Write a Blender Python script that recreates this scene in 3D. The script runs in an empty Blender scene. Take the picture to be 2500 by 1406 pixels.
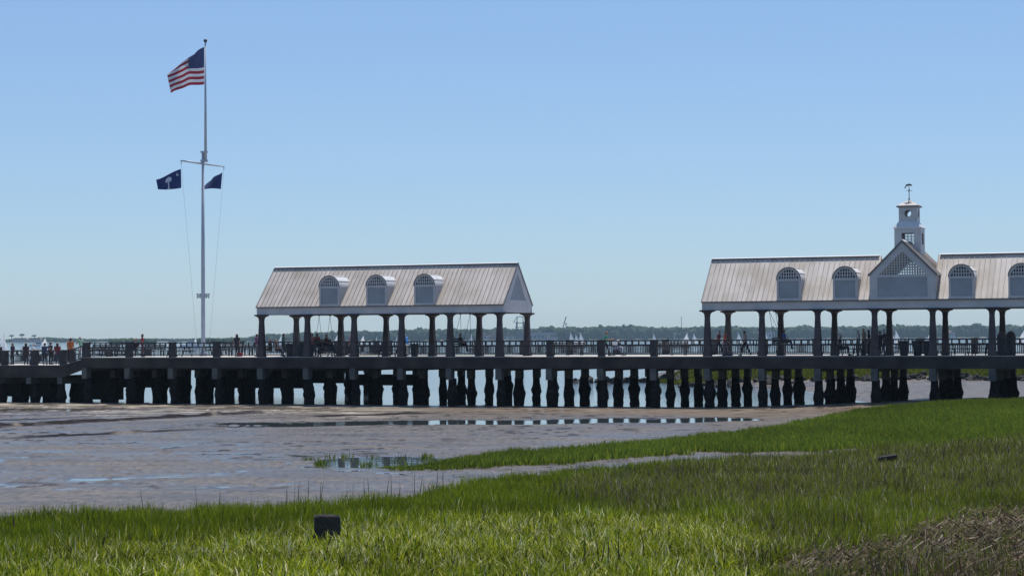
import bpy, bmesh, math, random
import numpy as np
from mathutils import Matrix, Vector

random.seed(7)
rng = np.random.default_rng(7)
S = bpy.context.scene
COL = S.collection

# ------------------------------------------------------------------ camera, sky, sun, exposure
EYE = 4.8                                   # metres above the harbour water
F_PX, CXP, CYP = 4745.85, 1250.0, 703.0     # focal length in pixels of a 2500 px wide frame
PITCH, ROLL = 0.02533, -0.00548
cam = bpy.data.cameras.new('camera')
cam.sensor_fit = 'HORIZONTAL'; cam.sensor_width = 36.0
cam.lens = F_PX / 2500.0 * 36.0
cam.clip_start = 0.5; cam.clip_end = 12000
camo = bpy.data.objects.new('camera', cam); COL.objects.link(camo)
camo.matrix_world = (Matrix.Translation((0, 0, EYE)) @ Matrix.Rotation(math.pi / 2 + PITCH, 4, 'X')
                     @ Matrix.Rotation(ROLL, 4, 'Z'))
S.camera = camo

SUN_DIR = Vector((0.10, 0.32, 0.94)).normalized()      # towards the sun: high, behind the pier
SUN_EL = math.asin(SUN_DIR.z)
SUN_AZ = math.atan2(SUN_DIR.x, SUN_DIR.y)              # clockwise from +Y
world = bpy.data.worlds.new('World'); S.world = world; world.use_nodes = True
wn = world.node_tree; wn.nodes.clear()
w_out = wn.nodes.new('ShaderNodeOutputWorld'); w_bg = wn.nodes.new('ShaderNodeBackground')
sky = wn.nodes.new('ShaderNodeTexSky'); sky.sky_type = 'NISHITA'; sky.sun_disc = False
sky.sun_elevation = SUN_EL; sky.sun_rotation = SUN_AZ
sky.altitude = 0; sky.air_density = 1.0; sky.dust_density = 0.2; sky.ozone_density = 3.0
w_bg.inputs['Strength'].default_value = 0.15
w_t = wn.nodes.new('ShaderNodeMix'); w_t.data_type = 'RGBA'; w_t.blend_type = 'MULTIPLY'; w_t.inputs['Factor'].default_value = 1.0
w_t.inputs['B'].default_value = (0.86, 1.075, 1.38, 1)       # clear maritime air: one even tint over the whole sky
w_g = wn.nodes.new('ShaderNodeGamma'); w_g.inputs['Gamma'].default_value = 0.7      # soft hazy contrast, the same over the whole sky
wn.links.new(sky.outputs[0], w_g.inputs['Color']); wn.links.new(w_g.outputs[0], w_t.inputs['A']); wn.links.new(w_t.outputs['Result'], w_bg.inputs['Color']); wn.links.new(w_bg.outputs[0], w_out.inputs['Surface'])

sun = bpy.data.lights.new('sun', 'SUN'); sun.energy = 4.5; sun.angle = math.radians(0.53); sun.color = (1.0, 0.955, 0.89)
suno = bpy.data.objects.new('sun', sun); COL.objects.link(suno)
suno.rotation_euler = SUN_DIR.to_track_quat('Z', 'Y').to_euler()
S.view_settings.view_transform = 'Standard'; S.view_settings.look = 'None'
S.view_settings.gamma = 1.0; S.view_settings.exposure = 0.0; S.view_settings.use_curve_mapping = False
S.cycles.volume_bounces = 0
S.cycles.max_bounces = 8

# ------------------------------------------------------------------ where the pier stands (metres)
PX0, PY0, PTH = -32.014, 146.26, 0.36212     # first bent, and the pier's heading
BAY, DEPTH = 3.70055, 5.50                   # bent spacing; column row to column row
Z_DECK, Z_EB, Z_ET, Z_RIDGE = 3.464, 6.537, 7.076, 9.982
CA, SA = math.cos(PTH), math.sin(PTH)

def pier(s, t, z=0.0):
    return Vector((PX0 + CA * s + SA * t, PY0 - SA * s + CA * t, z))

def pix_ray(px, py):
    u, v = px - CXP, py - CYP
    cr, sr = math.cos(ROLL), math.sin(ROLL)
    u, v = u * cr + v * sr, -u * sr + v * cr
    c, s_ = math.cos(PITCH), math.sin(PITCH)
    y, z = 1.0, -v / F_PX
    return Vector((u / F_PX, y * c - z * s_, y * s_ + z * c))

def pier_s(px, t, z=Z_DECK):
    """s of the point of the deck line (t, z) that is seen in column px"""
    best = 0.0
    for _ in range(20):
        d = pix_ray(px, 850); p = pier(best, t, z)
        err = p.x - d.x / d.y * p.y
        best -= err / (CA + SA * d.x / d.y)
    return best

def sstep(a, b, x):
    t = np.clip((x - a) / (b - a), 0, 1)
    return t * t * (3 - 2 * t)

def vnoise(x, y, seed=0):
    x = np.asarray(x, float); y = np.asarray(y, float)
    xi, yi = np.floor(x).astype(np.int64), np.floor(y).astype(np.int64)
    fx, fy = x - xi, y - yi
    fx, fy = fx * fx * (3 - 2 * fx), fy * fy * (3 - 2 * fy)
    def h(a, b):
        n = (a * 374761393 + b * 668265263 + seed * 974634777) & 0xffffffff
        n = ((n ^ (n >> 13)) * 1274126177) & 0xffffffff
        return ((n ^ (n >> 16)) & 0xffff) / 65535.0
    return (h(xi, yi) * (1 - fx) + h(xi + 1, yi) * fx) * (1 - fy) + (h(xi, yi + 1) * (1 - fx) + h(xi + 1, yi + 1) * fx) * fy

def base_h(X, Y):
    """smooth height of mud and banks above the water"""
    dx, dy = X - PX0, Y - PY0
    t = dx * SA + dy * CA
    z = 0.03 + 0.85 * sstep(10, 37, X) + 0.33 * sstep(64, 34, Y)
    zb = -0.5 + 0.95 * sstep(20, 30, X)
    w = sstep(1.0, 9.0, t)
    z = z * (1 - w) + zb * w
    m = sstep(182, 200, Y + 3 * np.sin(X * 0.35)) * sstep(262, 236, Y) * sstep(12, 24, X)
    z = z * (1 - m) + 1.25 * m
    return z

# (distance at X = -26, slope, from X, to X, height) of the long low cut banks in the mud
RILLS = ((110.0, 1.45, -36, -13, 0.20), (92.6, 1.0, -26.5, -14, 0.11), (120.0, 1.0, -36, -24, 0.06), (110.5, 0.55, -17, -2, 0.08))
def rill_y(yc, sl, X): return yc + sl * (X + 26) + 1.3 * (vnoise(X / 4.0, X * 0, 9) - 0.5)

def streak(X, Y, seed):
    wx = X + 2.4 * (vnoise(X / 3.1, Y / 3.7, seed + 100) - 0.5) + 0.8 * (vnoise(X / 0.9, Y / 1.3, seed + 101) - 0.5)
    wy = Y + 0.10 * X + 2.2 * (vnoise(X / 2.7, Y / 5.1, seed + 102) - 0.5) + 0.7 * (vnoise(X / 0.8, Y / 2.0, seed + 103) - 0.5)
    return 0.6 * vnoise(wx / 1.5, wy / 1.3, seed) + 0.28 * vnoise(wx / 0.6, wy / 0.6, seed + 1) + 0.12 * vnoise(wx / 0.25, wy / 0.3, seed + 2)

def ground_h(X, Y):
    z = base_h(X, Y)
    mud = sstep(62, 52, -Y + 110) * 1.0
    amp = 0.020
    n = vnoise(X / 5.0, Y / 2.2, 1) * 0.55 + vnoise(X / 1.7, Y / 0.8, 2) * 0.3 + vnoise(X / 0.6, Y / 0.35, 3) * 0.15
    z = z + (n - 0.5) * 2 * amp
    left = sstep(2, -5, X) * sstep(112, 96, Y)
    z = z - 0.005 * left - 0.012 * sstep(-18, -30, X) * sstep(105, 118, Y)
    z = z + 0.05 * sstep(0.68, 0.80, streak(X * 2.2, Y * 1.7, 71)) * sstep(58, 66, Y)
    z = z - 0.034 * sstep(0.63, 0.78, streak(X * 0.9, Y * 0.9, 72)) * (0.15 + 0.85 * left) * sstep(56, 64, Y)
    # shallow drainage channel lying in front of the piles, and the pool at the grass tip
    z = z - 0.10 * sstep(3.6, 2.2, np.abs(Y - 110.5 - 0.12 * X + 1.6 * (vnoise(X / 3.0, Y * 0, 73) - 0.5))) * sstep(-22, -6, X) * sstep(19, 12, X)
    z = z - 0.09 * sstep(1.0, 0.55, np.hypot((X + 5.1) / 3.0, (Y - 75.5) / 4.2))
    # long low rills in the mud at the left
    for (yc, sl, x0, x1, a) in RILLS:
        cy = rill_y(yc, sl, X)
        z = z + a * sstep(0.0, 0.35, Y - cy) * sstep(2.2, 0.35, Y - cy) * sstep(x0, x0 + 4, X) * sstep(x1, x1 - 5, X) * (0.5 + vnoise(X / 1.3, Y, 12))
    return z

def ground(px, py):
    d = pix_ray(px, py); z = 0.1
    for _ in range(40):
        k = (EYE - z) / -d.z
        z = 0.5 * z + 0.5 * float(base_h(np.array(d.x * k), np.array(d.y * k)))
    return (d.x * k, d.y * k)

# ------------------------------------------------------------------ materials
def mat(name, color, rough=0.6, color2=None, scale=3.0, detail=4.0, bump=0.0, bscale=20.0, spec=0.5, metal=0.0,
        stretch=(1, 1, 1), lo=0.35, hi=0.65, trans=0.0, world_space=True):
    m = bpy.data.materials.new(name); m.use_nodes = True
    nt = m.node_tree; b = nt.nodes['Principled BSDF']
    b.inputs['Base Color'].default_value = (*color, 1); b.inputs['Roughness'].default_value = rough
    b.inputs['Specular IOR Level'].default_value = spec; b.inputs['Metallic'].default_value = metal
    if color2 or bump:
        src = nt.nodes.new('ShaderNodeNewGeometry').outputs['Position'] if world_space else nt.nodes.new('ShaderNodeTexCoord').outputs['Object']
        mp = nt.nodes.new('ShaderNodeMapping'); mp.inputs['Scale'].default_value = stretch
        nt.links.new(src, mp.inputs['Vector'])
    if color2:
        n = nt.nodes.new('ShaderNodeTexNoise'); n.inputs['Scale'].default_value = scale; n.inputs['Detail'].default_value = detail
        nt.links.new(mp.outputs[0], n.inputs['Vector'])
        r = nt.nodes.new('ShaderNodeValToRGB'); r.color_ramp.elements[0].position = lo; r.color_ramp.elements[1].position = hi
        r.color_ramp.elements[0].color = (*color, 1); r.color_ramp.elements[1].color = (*color2, 1)
        nt.links.new(n.outputs['Fac'], r.inputs[0]); nt.links.new(r.outputs[0], b.inputs['Base Color'])
    if bump:
        n2 = nt.nodes.new('ShaderNodeTexNoise'); n2.inputs['Scale'].default_value = bscale; n2.inputs['Detail'].default_value = 3
        nt.links.new(mp.outputs[0], n2.inputs['Vector'])
        bp = nt.nodes.new('ShaderNodeBump'); bp.inputs['Strength'].default_value = bump; bp.inputs['Distance'].default_value = 0.03
        nt.links.new(n2.outputs['Fac'], bp.inputs['Height']); nt.links.new(bp.outputs[0], b.inputs['Normal'])
    if trans:
        tr = nt.nodes.new('ShaderNodeBsdfTranslucent'); mx = nt.nodes.new('ShaderNodeMixShader'); mx.inputs[0].default_value = trans
        out = nt.nodes['Material Output']
        if color2: nt.links.new(r.outputs[0], tr.inputs['Color'])
        else: tr.inputs['Color'].default_value = (*color, 1)
        nt.links.new(b.outputs[0], mx.inputs[1]); nt.links.new(tr.outputs[0], mx.inputs[2]); nt.links.new(mx.outputs[0], out.inputs['Surface'])
    return m

def attr_mat(name, trans=0.35, rough=0.55, spec=0.3):
    m = bpy.data.materials.new(name); m.use_nodes = True
    nt = m.node_tree; b = nt.nodes['Principled BSDF']
    a = nt.nodes.new('ShaderNodeAttribute'); a.attribute_name = 'tint'
    nt.links.new(a.outputs['Color'], b.inputs['Base Color']); b.inputs['Roughness'].default_value = rough
    b.inputs['Specular IOR Level'].default_value = spec
    tr = nt.nodes.new('ShaderNodeBsdfTranslucent'); mx = nt.nodes.new('ShaderNodeMixShader'); mx.inputs[0].default_value = trans
    nt.links.new(a.outputs['Color'], tr.inputs['Color'])
    nt.links.new(b.outputs[0], mx.inputs[1]); nt.links.new(tr.outputs[0], mx.inputs[2])
    nt.links.new(mx.outputs[0], nt.nodes['Material Output'].inputs['Surface'])
    return m

M = {}
M['white'] = mat('pale grey paint', (0.50, 0.495, 0.50), 0.6, (0.58, 0.57, 0.565), 1.3, 5, 0.05, 8, 0.3)
M['white_metal'] = mat('white painted metal', (0.62, 0.62, 0.62), 0.5, (0.7, 0.7, 0.7), 2.0, 5)
M['white_siding'] = mat('weathered siding', (0.43, 0.43, 0.44), 0.65, (0.50, 0.50, 0.505), 1.1, 5, spec=0.3)
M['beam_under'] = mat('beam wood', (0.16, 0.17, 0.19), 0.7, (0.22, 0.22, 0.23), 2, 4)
M['trim_dark'] = mat('dark flashing', (0.13, 0.12, 0.13), 0.6, (0.2, 0.18, 0.18), 3, 3)
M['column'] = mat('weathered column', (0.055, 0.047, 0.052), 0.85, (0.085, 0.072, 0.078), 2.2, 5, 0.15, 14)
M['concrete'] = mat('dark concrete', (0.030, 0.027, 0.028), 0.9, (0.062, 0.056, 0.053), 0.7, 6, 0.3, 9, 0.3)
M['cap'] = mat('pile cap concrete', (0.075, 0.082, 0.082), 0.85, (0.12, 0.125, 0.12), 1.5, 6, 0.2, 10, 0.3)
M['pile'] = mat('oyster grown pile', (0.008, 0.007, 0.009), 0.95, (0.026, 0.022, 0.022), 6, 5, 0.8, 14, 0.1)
M['deck'] = mat('bleached deck boards', (0.42, 0.39, 0.35), 0.8, (0.52, 0.48, 0.43), 1.2, 5, 0.1, 20)
M['rail'] = mat('dark rail', (0.022, 0.022, 0.03), 0.7, (0.04, 0.038, 0.045), 4, 4)
M['post'] = mat('rail post', (0.04, 0.038, 0.041), 0.85, (0.062, 0.06, 0.062), 2, 5, 0.2, 12)
M['mast'] = mat('mast paint', (0.42, 0.45, 0.50), 0.4, (0.5, 0.52, 0.56), 1.5, 4)
M['rope'] = mat('halyard rope', (0.45, 0.47, 0.5), 0.8)
M['iron'] = mat('black iron', (0.03, 0.035, 0.045), 0.5)
M['bronze'] = mat('dark bronze', (0.06, 0.065, 0.06), 0.45)
M['navy'] = mat('navy flag cloth', (0.028, 0.045, 0.15), 0.8, trans=0.35)
M['flag_blue'] = mat('canton blue cloth', (0.03, 0.04, 0.14), 0.8, trans=0.25)
M['flag_red'] = mat('red flag cloth', (0.36, 0.03, 0.05), 0.8, trans=0.3)
M['flag_white'] = mat('white flag cloth', (0.72, 0.72, 0.76), 0.8, trans=0.3)
M['emblem'] = mat('white emblem cloth', (0.75, 0.77, 0.82), 0.8, trans=0.15)
M['slate'] = mat('slate emblem cloth', (0.09, 0.115, 0.2), 0.8, trans=0.15)
M['wood_dark'] = mat('dark bench wood', (0.055, 0.045, 0.04), 0.7, (0.10, 0.08, 0.07), 5, 4)
M['wood_grey'] = mat('grey bench wood', (0.15, 0.13, 0.115), 0.75, (0.24, 0.20, 0.17), 5, 4)
M['timber'] = mat('old black timber', (0.02, 0.019, 0.018), 0.9, (0.04, 0.037, 0.033), 7, 5, 0.5, 18)
M['timber_top'] = mat('worn timber end', (0.026, 0.024, 0.022), 0.95, (0.055, 0.05, 0.045), 9, 5, 0.4, 25, 0.1)
M['sail'] = mat('white sail', (0.88, 0.88, 0.88), 0.6, trans=0.6)
M['sail_blue'] = mat('blue sail', (0.12, 0.28, 0.62), 0.6, trans=0.3)
M['hull'] = mat('white hull', (0.75, 0.75, 0.75), 0.35)
M['hull_dark'] = mat('dark hull', (0.05, 0.06, 0.09), 0.4)
M['skin'] = mat('skin', (0.36, 0.21, 0.15), 0.6)
M['skin_dark'] = mat('brown skin', (0.10, 0.055, 0.04), 0.6)
M['hair'] = mat('dark hair', (0.02, 0.015, 0.012), 0.6)
M['hair_grey'] = mat('grey hair', (0.4, 0.38, 0.36), 0.6)
M['cloth_white'] = mat('white cloth', (0.75, 0.75, 0.76), 0.8)
M['rock'] = mat('dark shore rock', (0.018, 0.017, 0.015), 0.95, (0.06, 0.055, 0.047), 2.5, 5, 0.6, 6)
M['far_wall'] = mat('pale far wall', (0.55, 0.52, 0.5), 0.8)
M['far_roof'] = mat('red brown far roof', (0.24, 0.13, 0.11), 0.8)
M['far_grey'] = mat('grey far wall', (0.3, 0.31, 0.33), 0.8)
M['far_steel'] = mat('far steel', (0.09, 0.10, 0.12), 0.7)
M['far_glass'] = mat('far window', (0.05, 0.06, 0.08), 0.3)
M['woods'] = mat('far foliage', (0.022, 0.042, 0.018), 0.9, (0.055, 0.085, 0.035), 0.06, 4, spec=0.1)
M['far_land'] = mat('far shore sand', (0.16, 0.15, 0.11), 0.9, (0.08, 0.1, 0.05), 0.02, 3)
M['grass'] = attr_mat('marsh grass', 0.45, 0.6, 0.03)
M['straw'] = attr_mat('dry reed', 0.15, 0.7, 0.2)

def roof_material():
    m = bpy.data.materials.new('painted metal roof'); m.use_nodes = True
    nt = m.node_tree; b = nt.nodes['Principled BSDF']; L = nt.links.new
    geo = nt.nodes.new('ShaderNodeNewGeometry'); tc = nt.nodes.new('ShaderNodeTexCoord'); oi = nt.nodes.new('ShaderNodeObjectInfo')
    # streaks run down the slope: long in object Y, short along the pier
    add = nt.nodes.new('ShaderNodeVectorMath'); add.operation = 'ADD'
    comb = nt.nodes.new('ShaderNodeCombineXYZ'); mul = nt.nodes.new('ShaderNodeMath'); mul.operation = 'MULTIPLY'; mul.inputs[1].default_value = 37.0
    L(oi.outputs['Random'], mul.inputs[0]); L(mul.outputs[0], comb.inputs[0]); L(mul.outputs[0], comb.inputs[2])
    L(tc.outputs['Object'], add.inputs[0]); L(comb.outputs[0], add.inputs[1])
    mp = nt.nodes.new('ShaderNodeMapping'); mp.inputs['Scale'].default_value = (9.0, 0.7, 0.7)
    L(add.outputs[0], mp.inputs[0])
    n1 = nt.nodes.new('ShaderNodeTexNoise'); n1.inputs['Scale'].default_value = 1.0; n1.inputs['Detail'].default_value = 5; L(mp.outputs[0], n1.inputs['Vector'])
    n2 = nt.nodes.new('ShaderNodeTexNoise'); n2.inputs['Scale'].default_value = 0.45; n2.inputs['Detail'].default_value = 4; L(geo.outputs['Position'], n2.inputs['Vector'])
    r1 = nt.nodes.new('ShaderNodeValToRGB'); e = r1.color_ramp.elements
    e[0].position = 0.28; e[0].color = (0.485, 0.42, 0.365, 1); e[1].position = 0.66; e[1].color = (0.60, 0.54, 0.49, 1)
    e2 = r1.color_ramp.elements.new(0.45); e2.color = (0.55, 0.485, 0.43, 1)
    L(n1.outputs['Fac'], r1.inputs[0])
    r2 = nt.nodes.new('ShaderNodeValToRGB'); e = r2.color_ramp.elements
    e[0].position = 0.36; e[0].color = (0.72, 0.69, 0.62, 1); e[1].position = 0.6; e[1].color = (1, 1, 1, 1); L(n2.outputs['Fac'], r2.inputs[0])
    mx = nt.nodes.new('ShaderNodeMix'); mx.data_type = 'RGBA'; mx.blend_type = 'MULTIPLY'; mx.inputs['Factor'].default_value = 0.8
    L(r1.outputs[0], mx.inputs['A']); L(r2.outputs[0], mx.inputs['B'])
    hv = nt.nodes.new('ShaderNodeHueSaturation'); mr = nt.nodes.new('ShaderNodeMapRange')
    mr.inputs['To Min'].default_value = 0.92; mr.inputs['To Max'].default_value = 1.07
    L(oi.outputs['Random'], mr.inputs['Value']); L(mr.outputs[0], hv.inputs['Value']); L(mx.outputs['Result'], hv.inputs['Color'])
    L(hv.outputs[0], b.inputs['Base Color']); b.inputs['Roughness'].default_value = 0.6; b.inputs['Specular IOR Level'].default_value = 0.3
    return m
M['roof'] = roof_material()
M['seam'] = mat('grimy roof seam', (0.31, 0.275, 0.25), 0.7, (0.48, 0.44, 0.41), 1.1, 4)

def mud_material():
    m = bpy.data.materials.new('wet mud'); m.use_nodes = True
    nt = m.node_tree; b = nt.nodes['Principled BSDF']; L = nt.links.new
    geo = nt.nodes.new('ShaderNodeNewGeometry')
    mp = nt.nodes.new('ShaderNodeMapping'); mp.inputs['Scale'].default_value = (0.35, 1.0, 1.0); L(geo.outputs['Position'], mp.inputs[0])
    n = nt.nodes.new('ShaderNodeTexNoise'); n.inputs['Scale'].default_value = 0.5; n.inputs['Detail'].default_value = 8; n.inputs['Roughness'].default_value = 0.65
    L(mp.outputs[0], n.inputs['Vector'])
    r = nt.nodes.new('ShaderNodeValToRGB'); e = r.color_ramp.elements
    e[0].position = 0.33; e[0].color = (0.080, 0.064, 0.050, 1); e[1].position = 0.70; e[1].color = (0.142, 0.115, 0.088, 1)
    L(n.outputs['Fac'], r.inputs[0])
    mp2 = nt.nodes.new('ShaderNodeMapping'); mp2.inputs['Scale'].default_value = (4.0, 1.3, 1.0); L(geo.outputs['Position'], mp2.inputs[0])
    ns = nt.nodes.new('ShaderNodeTexNoise'); ns.inputs['Scale'].default_value = 1.0; ns.inputs['Detail'].default_value = 6; ns.inputs['Roughness'].default_value = 0.75; L(mp2.outputs[0], ns.inputs['Vector'])
    rs = nt.nodes.new('ShaderNodeMapRange'); rs.inputs['From Min'].default_value = 0.3; rs.inputs['From Max'].default_value = 0.7; rs.inputs['To Min'].default_value = 0.3; rs.inputs['To Max'].default_value = 1.75
    L(ns.outputs['Fac'], rs.inputs['Value'])
    sp = nt.nodes.new('ShaderNodeMix'); sp.data_type = 'RGBA'; sp.blend_type = 'MULTIPLY'; sp.inputs['Factor'].default_value = 1.0
    L(r.outputs[0], sp.inputs['A']); L(rs.outputs[0], sp.inputs['B'])
    # shelly brown rubble where the bank meets the piles (attribute painted from the ground plan)
    a = nt.nodes.new('ShaderNodeAttribute'); a.attribute_name = 'shell'
    n3 = nt.nodes.new('ShaderNodeTexNoise'); n3.inputs['Scale'].default_value = 1.4; n3.inputs['Detail'].default_value = 6; L(mp.outputs[0], n3.inputs['Vector'])
    r3 = nt.nodes.new('ShaderNodeValToRGB'); e = r3.color_ramp.elements
    e[0].position = 0.35; e[0].color = (0.11, 0.08, 0.06, 1); e[1].position = 0.70; e[1].color = (0.27, 0.215, 0.16, 1); L(n3.outputs['Fac'], r3.inputs[0])
    mx = nt.nodes.new('ShaderNodeMix'); mx.data_type = 'RGBA'; L(a.outputs['Fac'], mx.inputs['Factor']); L(sp.outputs['Result'], mx.inputs['A']); L(r3.outputs[0], mx.inputs['B'])
    # shade on the banks' near faces painted near black, with dark streaks
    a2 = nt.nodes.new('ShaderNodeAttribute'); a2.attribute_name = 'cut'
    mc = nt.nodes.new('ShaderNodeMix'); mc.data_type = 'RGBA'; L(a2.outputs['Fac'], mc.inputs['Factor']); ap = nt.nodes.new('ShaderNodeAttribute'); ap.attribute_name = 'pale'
    mp3 = nt.nodes.new('ShaderNodeMix'); mp3.data_type = 'RGBA'; L(ap.outputs['Fac'], mp3.inputs['Factor']); L(mx.outputs['Result'], mp3.inputs['A']); mp3.inputs['B'].default_value = (0.42, 0.36, 0.28, 1)      # sunlit ripples painted as pale streaks
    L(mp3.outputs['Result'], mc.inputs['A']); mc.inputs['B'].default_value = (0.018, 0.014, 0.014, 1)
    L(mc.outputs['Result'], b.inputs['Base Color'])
    n2 = nt.nodes.new('ShaderNodeTexNoise'); n2.inputs['Scale'].default_value = 0.25; n2.inputs['Detail'].default_value = 6; L(mp.outputs[0], n2.inputs['Vector'])
    rr = nt.nodes.new('ShaderNodeMapRange'); rr.inputs['From Min'].default_value = 0.35; rr.inputs['From Max'].default_value = 0.65
    rr.inputs['To Min'].default_value = 0.36; rr.inputs['To Max'].default_value = 0.50
    L(n2.outputs['Fac'], rr.inputs['Value'])
    # the lowest mud is wettest: a film of water smooths it towards the pools
    sx = nt.nodes.new('ShaderNodeSeparateXYZ'); L(geo.outputs['Position'], sx.inputs[0])
    wet = nt.nodes.new('ShaderNodeMapRange'); wet.inputs['From Min'].default_value = 0.004; wet.inputs['From Max'].default_value = 0.034; wet.inputs['To Min'].default_value = 0.10; wet.inputs['To Max'].default_value = 1.0
    wn_ = nt.nodes.new('ShaderNodeMath'); wn_.operation = 'MULTIPLY_ADD'; wn_.inputs[1].default_value = 0.03; L(ns.outputs['Fac'], wn_.inputs[0]); L(sx.outputs['Z'], wn_.inputs[2])
    wo = nt.nodes.new('ShaderNodeMath'); wo.operation = 'SUBTRACT'; wo.inputs[1].default_value = 0.015; L(wn_.outputs[0], wo.inputs[0]); L(wo.outputs[0], wet.inputs['Value'])
    rw = nt.nodes.new('ShaderNodeMath'); rw.operation = 'MULTIPLY'; L(rr.outputs[0], rw.inputs[0]); L(wet.outputs[0], rw.inputs[1])
    ra = nt.nodes.new('ShaderNodeMath'); ra.operation = 'ADD'; ra.inputs[1].default_value = 0.05; L(rw.outputs[0], ra.inputs[0]); L(ra.outputs[0], b.inputs['Roughness'])
    bw = nt.nodes.new('ShaderNodeMath'); bw.operation = 'MULTIPLY'; bw.inputs[1].default_value = 0.42; L(wet.outputs[0], bw.inputs[0])
    mxs = nt.nodes.new('ShaderNodeMath'); mxs.operation = 'MAXIMUM'; L(a.outputs['Fac'], mxs.inputs[0]); L(a2.outputs['Fac'], mxs.inputs[1])
    spm = nt.nodes.new('ShaderNodeMapRange'); spm.inputs['To Min'].default_value = 0.28; spm.inputs['To Max'].default_value = 0.03; L(mxs.outputs[0], spm.inputs['Value'])
    L(spm.outputs[0], b.inputs['Specular IOR Level'])
    nb = nt.nodes.new('ShaderNodeTexNoise'); nb.inputs['Scale'].default_value = 2.0; nb.inputs['Detail'].default_value = 8; nb.inputs['Roughness'].default_value = 0.7
    L(mp2.outputs[0], nb.inputs['Vector'])
    bp = nt.nodes.new('ShaderNodeBump'); L(bw.outputs[0], bp.inputs['Strength']); bp.inputs['Distance'].default_value = 0.035
    L(nb.outputs['Fac'], bp.inputs['Height']); L(bp.outputs[0], b.inputs['Normal'])
    return m
M['mud'] = mud_material()

def water_material():
    m = bpy.data.materials.new('harbour water'); m.use_nodes = True
    nt = m.node_tree; b = nt.nodes['Principled BSDF']; L = nt.links.new
    b.inputs['Base Color'].default_value = (0.055, 0.07, 0.075, 1); b.inputs['Roughness'].default_value = 0.04
    b.inputs['IOR'].default_value = 1.33
    geo = nt.nodes.new('ShaderNodeNewGeometry')
    a = nt.nodes.new('ShaderNodeAttribute'); a.attribute_name = 'chop'
    mp = nt.nodes.new('ShaderNodeMapping'); mp.inputs['Scale'].default_value = (0.5, 1.0, 1.0); L(geo.outputs['Position'], mp.inputs[0])
    n = nt.nodes.new('ShaderNodeTexNoise'); n.inputs['Scale'].default_value = 1.3; n.inputs['Detail'].default_value = 4; L(mp.outputs[0], n.inputs['Vector'])
    ms = nt.nodes.new('ShaderNodeMath'); ms.operation = 'MULTIPLY'; ms.inputs[1].default_value = 0.6; L(a.outputs['Fac'], ms.inputs[0])
    bp = nt.nodes.new('ShaderNodeBump'); bp.inputs['Distance'].default_value = 0.18
    L(ms.outputs[0], bp.inputs['Strength']); L(n.outputs['Fac'], bp.inputs['Height']); L(bp.outputs[0], b.inputs['Normal'])
    return m
M['water'] = water_material()

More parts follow.
